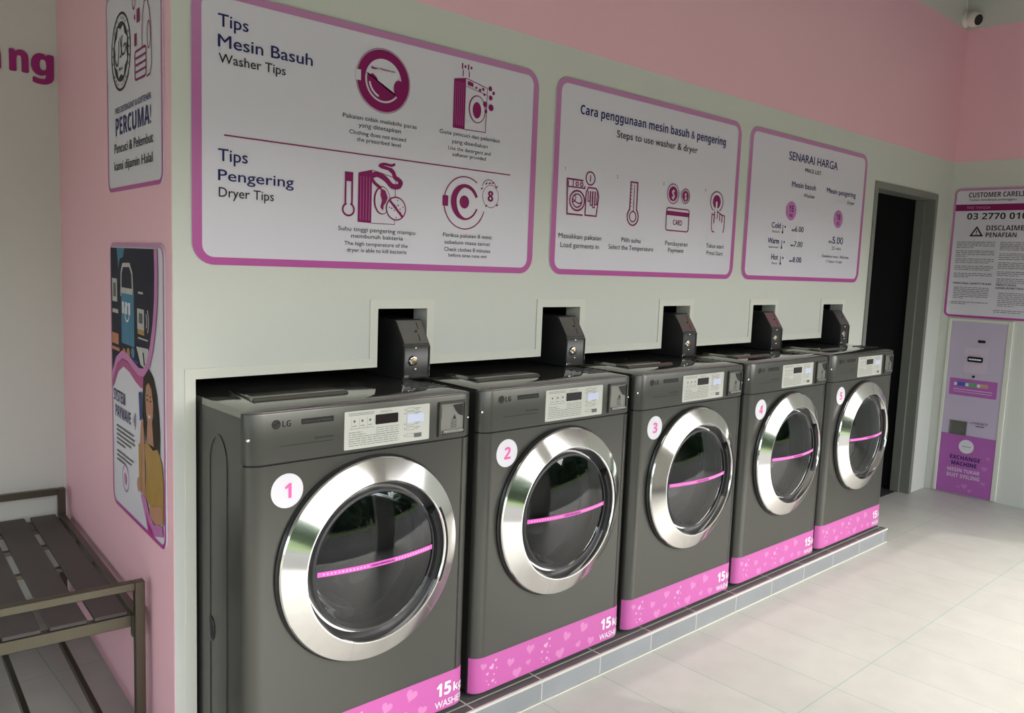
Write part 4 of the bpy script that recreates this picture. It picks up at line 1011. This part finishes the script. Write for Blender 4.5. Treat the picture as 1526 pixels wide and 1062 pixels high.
g.line('phone_outline', M_PALE, [(0.135, 1.195), (0.140, 1.265), (0.160, 1.288), (0.235, 1.290), (0.262, 1.266), (0.268, 1.210)], .012, layer=2)
R_('phone_screen', M_SCREEN, 0.138, 1.055, 0.280, 1.215); R_('phone_screen', M_PALE, 0.138, 1.205, 0.270, 1.222, 3)
for k in range(3): R_('phone_screen', M_WHITE, 0.150+.035*k, 1.145, 0.172+.035*k, 1.180, 3)
g.line('phone_screen', M_WHITE, ell(0.205, 1.150, .024, .026, 18), .006, True, 3)
for k, m in enumerate((M_ORA, M_MUST, M_SCREEN)): g.poly('app_icon', m, ell(0.165+.048*k, 1.025+.006*k, .018, .016, 18), 2)
R_('second_screen', M_SCREEN2, 0.135, 1.010, 0.320, 1.018, 2)
g.poly('second_screen', M_SCREEN2, [(0.130, 1.003), (0.290, 1.006), (0.345, 0.998), (0.300, 0.996), (0.225, 1.010)], 2)
g.poly('bright_corner', M_SCREEN, [(0.090, 1.338), (0.180, 1.338), (0.165, 1.312), (0.125, 1.305), (0.110, 1.275)], 2)
R_('card_picture', M_PALE, 0.030, 1.175, 0.090, 1.245); R_('card_picture', M_BLACK, 0.045, 1.19, 0.075, 1.232, 3); R_('card_picture', M_PALE, 0.030, 1.140, 0.100, 1.152); R_('card_picture', M_ORA, 0.020, 1.045, 0.100, 1.078); R_('card_picture', M_ORA, 0.020, 1.025, 0.110, 1.035)
R_('reader_picture', M_PALE, 0.315, 1.110, 0.385, 1.170); R_('reader_picture', M_BLACK, 0.332, 1.13, 0.370, 1.158, 3); R_('reader_picture', M_MUST, 0.318, 1.098, 0.385, 1.112); R_('reader_picture', M_PALE, 0.325, 1.212, 0.375, 1.218); R_('reader_picture', M_PALE, 0.32, 1.085, 0.42, 1.089)
for k in range(2): g.line('reader_picture', M_PALE, arc(0.385, 1.140, .025+.018*k, .030+.018*k, -40, 40, 8), .007, layer=2)
g.poly('hand_picture', M_PALE, [(0.300, 1.060), (0.420, 1.065), (0.440, 1.045), (0.400, 1.005), (0.345, 1.012)], 2); g.line('hand_picture', M_HAIR, [(0.372, 1.050), (0.385, 1.015)], .010, layer=3)
T('heading', M_NAVY, 'SYSTEM', 0.026, 0.165, 0.866, 0.036, 0.02); T('heading', M_NAVY, 'PAYWAVE', 0.046, 0.225, 0.818, 0.036, 0.02)
for k in range(3): g.line('wave_mark', M_NAVY, arc(0.250, 0.838, .010+.011*k, .012+.012*k, -42, 42, 8), .004)
z = 0.790
for k, l in enumerate((.20, .21, .21, .17, .10)): g.line('small_print', M_LABELINK, [(0.058, z), (0.058+l, z)], .006); z -= .0135
z -= .012
for k, l in enumerate((.19, .17, .10)): g.line('small_print', M_LABELINK, [(0.058, z), (0.058+l, z)], .006); z -= .0135
g.line('tap_mark', M_LILAC, ell(0.158, 0.640, .036, .040, 28), .004, True); g.poly('tap_mark', M_LILAC, ell(0.155, 0.640, .014, .018, 16))
# woman: hair, neck, face, arm, mustard top, phone
g.poly('woman_hair', M_HAIR, [(0.395, 1.005), (0.430, 1.008), (0.470, 0.990), (0.500, 0.950), (0.520, 0.890), (0.528, 0.830), (0.520, 0.775), (0.480, 0.770), (0.440, 0.775), (0.392, 0.800), (0.362, 0.850), (0.362, 0.930), (0.372, 0.985)], 2)
g.poly('woman_face', M_SKIN, [(0.400, 0.960), (0.425, 0.972), (0.452, 0.958), (0.468, 0.920), (0.466, 0.885), (0.452, 0.860), (0.432, 0.846), (0.412, 0.858), (0.398, 0.885), (0.392, 0.925)], 3)
g.poly('woman_neck', M_SKIN, [(0.412, 0.870), (0.455, 0.868), (0.470, 0.800), (0.400, 0.800)], 3)
g.poly('woman_smile', M_WHITE, [(0.415, 0.884), (0.432, 0.879), (0.449, 0.887), (0.440, 0.874), (0.425, 0.873)], 4)
for a in (0.413, 0.444): g.line('woman_eyes', M_HAIR, [(a-.007, 0.922), (a+.007, 0.923)], .005, layer=4); g.line('woman_eyes', M_HAIR, [(a-.009, 0.934), (a+.008, 0.936)], .003, layer=4)
g.line('woman_eyes', M_ORA, [(0.430, 0.915), (0.427, 0.899), (0.435, 0.898)], .003, layer=4)
g.poly('woman_top', M_MUST, [(0.410, 0.800), (0.460, 0.788), (0.505, 0.800), (0.545, 0.770), (0.556, 0.720), (0.556, 0.600), (0.520, 0.605), (0.420, 0.625), (0.380, 0.640), (0.392, 0.720), (0.370, 0.790)], 3)
g.poly('woman_arm', M_SKIN, [(0.345, 0.850), (0.368, 0.862), (0.378, 0.800), (0.385, 0.640), (0.340, 0.640), (0.330, 0.780)], 4); g.poly('woman_sleeve', M_MUST, [(0.318, 0.780), (0.350, 0.790), (0.352, 0.650), (0.322, 0.660)], 5)
g.poly('woman_arm', M_SKIN, [(0.420, 0.620), (0.540, 0.650), (0.552, 0.610), (0.500, 0.585), (0.430, 0.590)], 4); g.poly('woman_hand', M_SKIN, ell(0.318, 0.660, .018, .022, 16), 5)
g.poly('woman_phone', M_SCREEN2, [(0.326, 0.930), (0.352, 0.938), (0.362, 0.860), (0.336, 0.850)], 5)
g.poly('corner_wave', M_LILAC, [(0.335, 0.635), (0.385, 0.640), (0.420, 0.600), (0.470, 0.580), (0.545, 0.598), (0.556, 0.570), (0.520, 0.562), (0.470, 0.548), (0.450, 0.5435), (0.410, 0.5435), (0.390, 0.575)], 5)
g.poly('corner_wave', M_MAG, [(0.390, 0.600), (0.415, 0.575), (0.455, 0.560), (0.470, 0.5435), (0.415, 0.5435)], 6)
g.done()

# ------------------------------------------------------------------ purple letters on the alcove wall
for ch, x0, x1 in (('a', -0.207, -0.146), ('n', -0.1195, -0.0575), ('g', -0.0490, 0.0270)):
    v, f, n0 = glyphs(ch, 0.055); x_ = min(p[0] for p in v); w_ = max(p[0] for p in v)-x_
    sz = 0.0755/max(p[1] for p in glyphs('x', 0.055)[0])
    bm = nb(); vs = [bm.verts.new((x0+(p[0]-x_)/w_*(x1-x0), -0.00012*(i//n0), p[1]*sz)) for i, p in enumerate(v)]
    for q in f:
        try: bm.faces.new([vs[i] for i in q])
        except ValueError: pass
    r = bmesh.ops.extrude_face_region(bm, geom=bm.faces[:]); bmesh.ops.translate(bm, verts=[g_ for g_ in r['geom'] if isinstance(g_, bmesh.types.BMVert)], vec=(0, -0.004, 0))
    o = link('wall_letter', bm, M_SIGNPURP); o.location = (0, ALC-0.0005, 1.966)
    tag(o, 'bold purple letter %s on the white alcove wall' % ch, 'letter', 'purple letters on the alcove wall')

# ------------------------------------------------------------------ bench against the pink wall
bn = thing('bench', 'low dark metal bench with slatted seat against the pink wall', 'bench', (PX0, WY, ZF), ANG_PINK)
def B(n, u0, v0, z0, u1, v1, z1, m=M_BENCH, bev=0.002, p=None):
    return link(n, bx(-u1, v0, z0-ZF, -u0, v1, z1-ZF, bev=bev, seg=1), m, p or bn)
UW = 0.53; V0, V1 = 0.205, 1.345; TB = 0.026
for u in (0.020, UW):
    for v in (V0, V1-TB): B('leg', u, v, ZF+0.001, u+TB, v+TB, 0.407)
for v in (V0, V1-TB): B('end_rail', 0.020+TB, v, 0.407-0.024, UW, v+TB, 0.407)
for v, hh in ((V0+0.04, 0.036), (V1-0.064, 0.036)): B('seat_end_bar', 0.020+0.004, v, 0.298-hh, UW+TB-0.004, v+0.024, 0.298)
for u in (0.020, UW): B('side_rail', u+0.002, V0+TB, 0.275, u+0.024, V1-TB, 0.306)
sl0 = [(0.0575, 0.1425), (0.1615, 0.2535), (0.2745, 0.3645), (0.3845, 0.4745), (0.4935, 0.526)]
for a, b in sl0: B('slat', a, V0+0.042, 0.299, b, V1-0.030, 0.311, M_SLAT, 0.0015)
for v in (0.475, 0.735, 0.985, 1.18): B('cross_bar', 0.046, v, 0.283, UW, v+0.020, 0.298)
for u in (0.105, 0.275, 0.445): B('lower_bar', u, V0+TB, ZF+0.045, u+0.018, V1-TB, ZF+0.063)
for v in (V0+0.002, V1-TB+0.002): B('lower_end_bar', 0.046, v, ZF+0.040, UW, v+0.022, ZF+0.064)
for v in (V0+0.026, V1-TB-0.03): B('corner_bracket', 0.024, v, 0.235, 0.048, v+0.022, 0.300)

# ------------------------------------------------------------------ security camera in the corner
sc_ = thing('security_camera', 'small white round security camera high in the wall corner', 'security camera', (4.985, WY, 3.005), 0)
bm = nb(); revolve(bm, [(0.0, 0.0), (0.048, 0.0), (0.050, -0.010), (0.044, -0.022), (0.0, -0.022)], 0, 0.0, 28); link('base', bm, M_CAM, sc_, smooth=True)
d = Vector((-0.35, -0.80, -0.28)).normalized(); qd = d.to_track_quat('-Y', 'Z').to_matrix().to_4x4()
def camp(n, prof, m):
    bm = nb(); revolve(bm, prof, 0, 0, 28); bmesh.ops.transform(bm, matrix=Matrix.Translation((-0.002, -0.056, -0.006)) @ qd, verts=bm.verts); return link(n, bm, m, sc_, smooth=True)
camp('ball', [(0.0, 0.045)]+[(0.048*math.sin(a), 0.045*math.cos(a)) for a in [PI*k/14 for k in range(1, 11)]]+[(0.036, -0.037), (0.033, -0.0375)], M_CAM); camp('lens', [(0.033, -0.037), (0.031, -0.034), (0.016, -0.033), (0.0, -0.035)], M_BLACK)
bm = nb(); box(bm, -0.004, -0.008, 0.02, 0.004, -0.0005, CEIL-3.005-0.002); link('cable', bm, M_CAM, sc_)
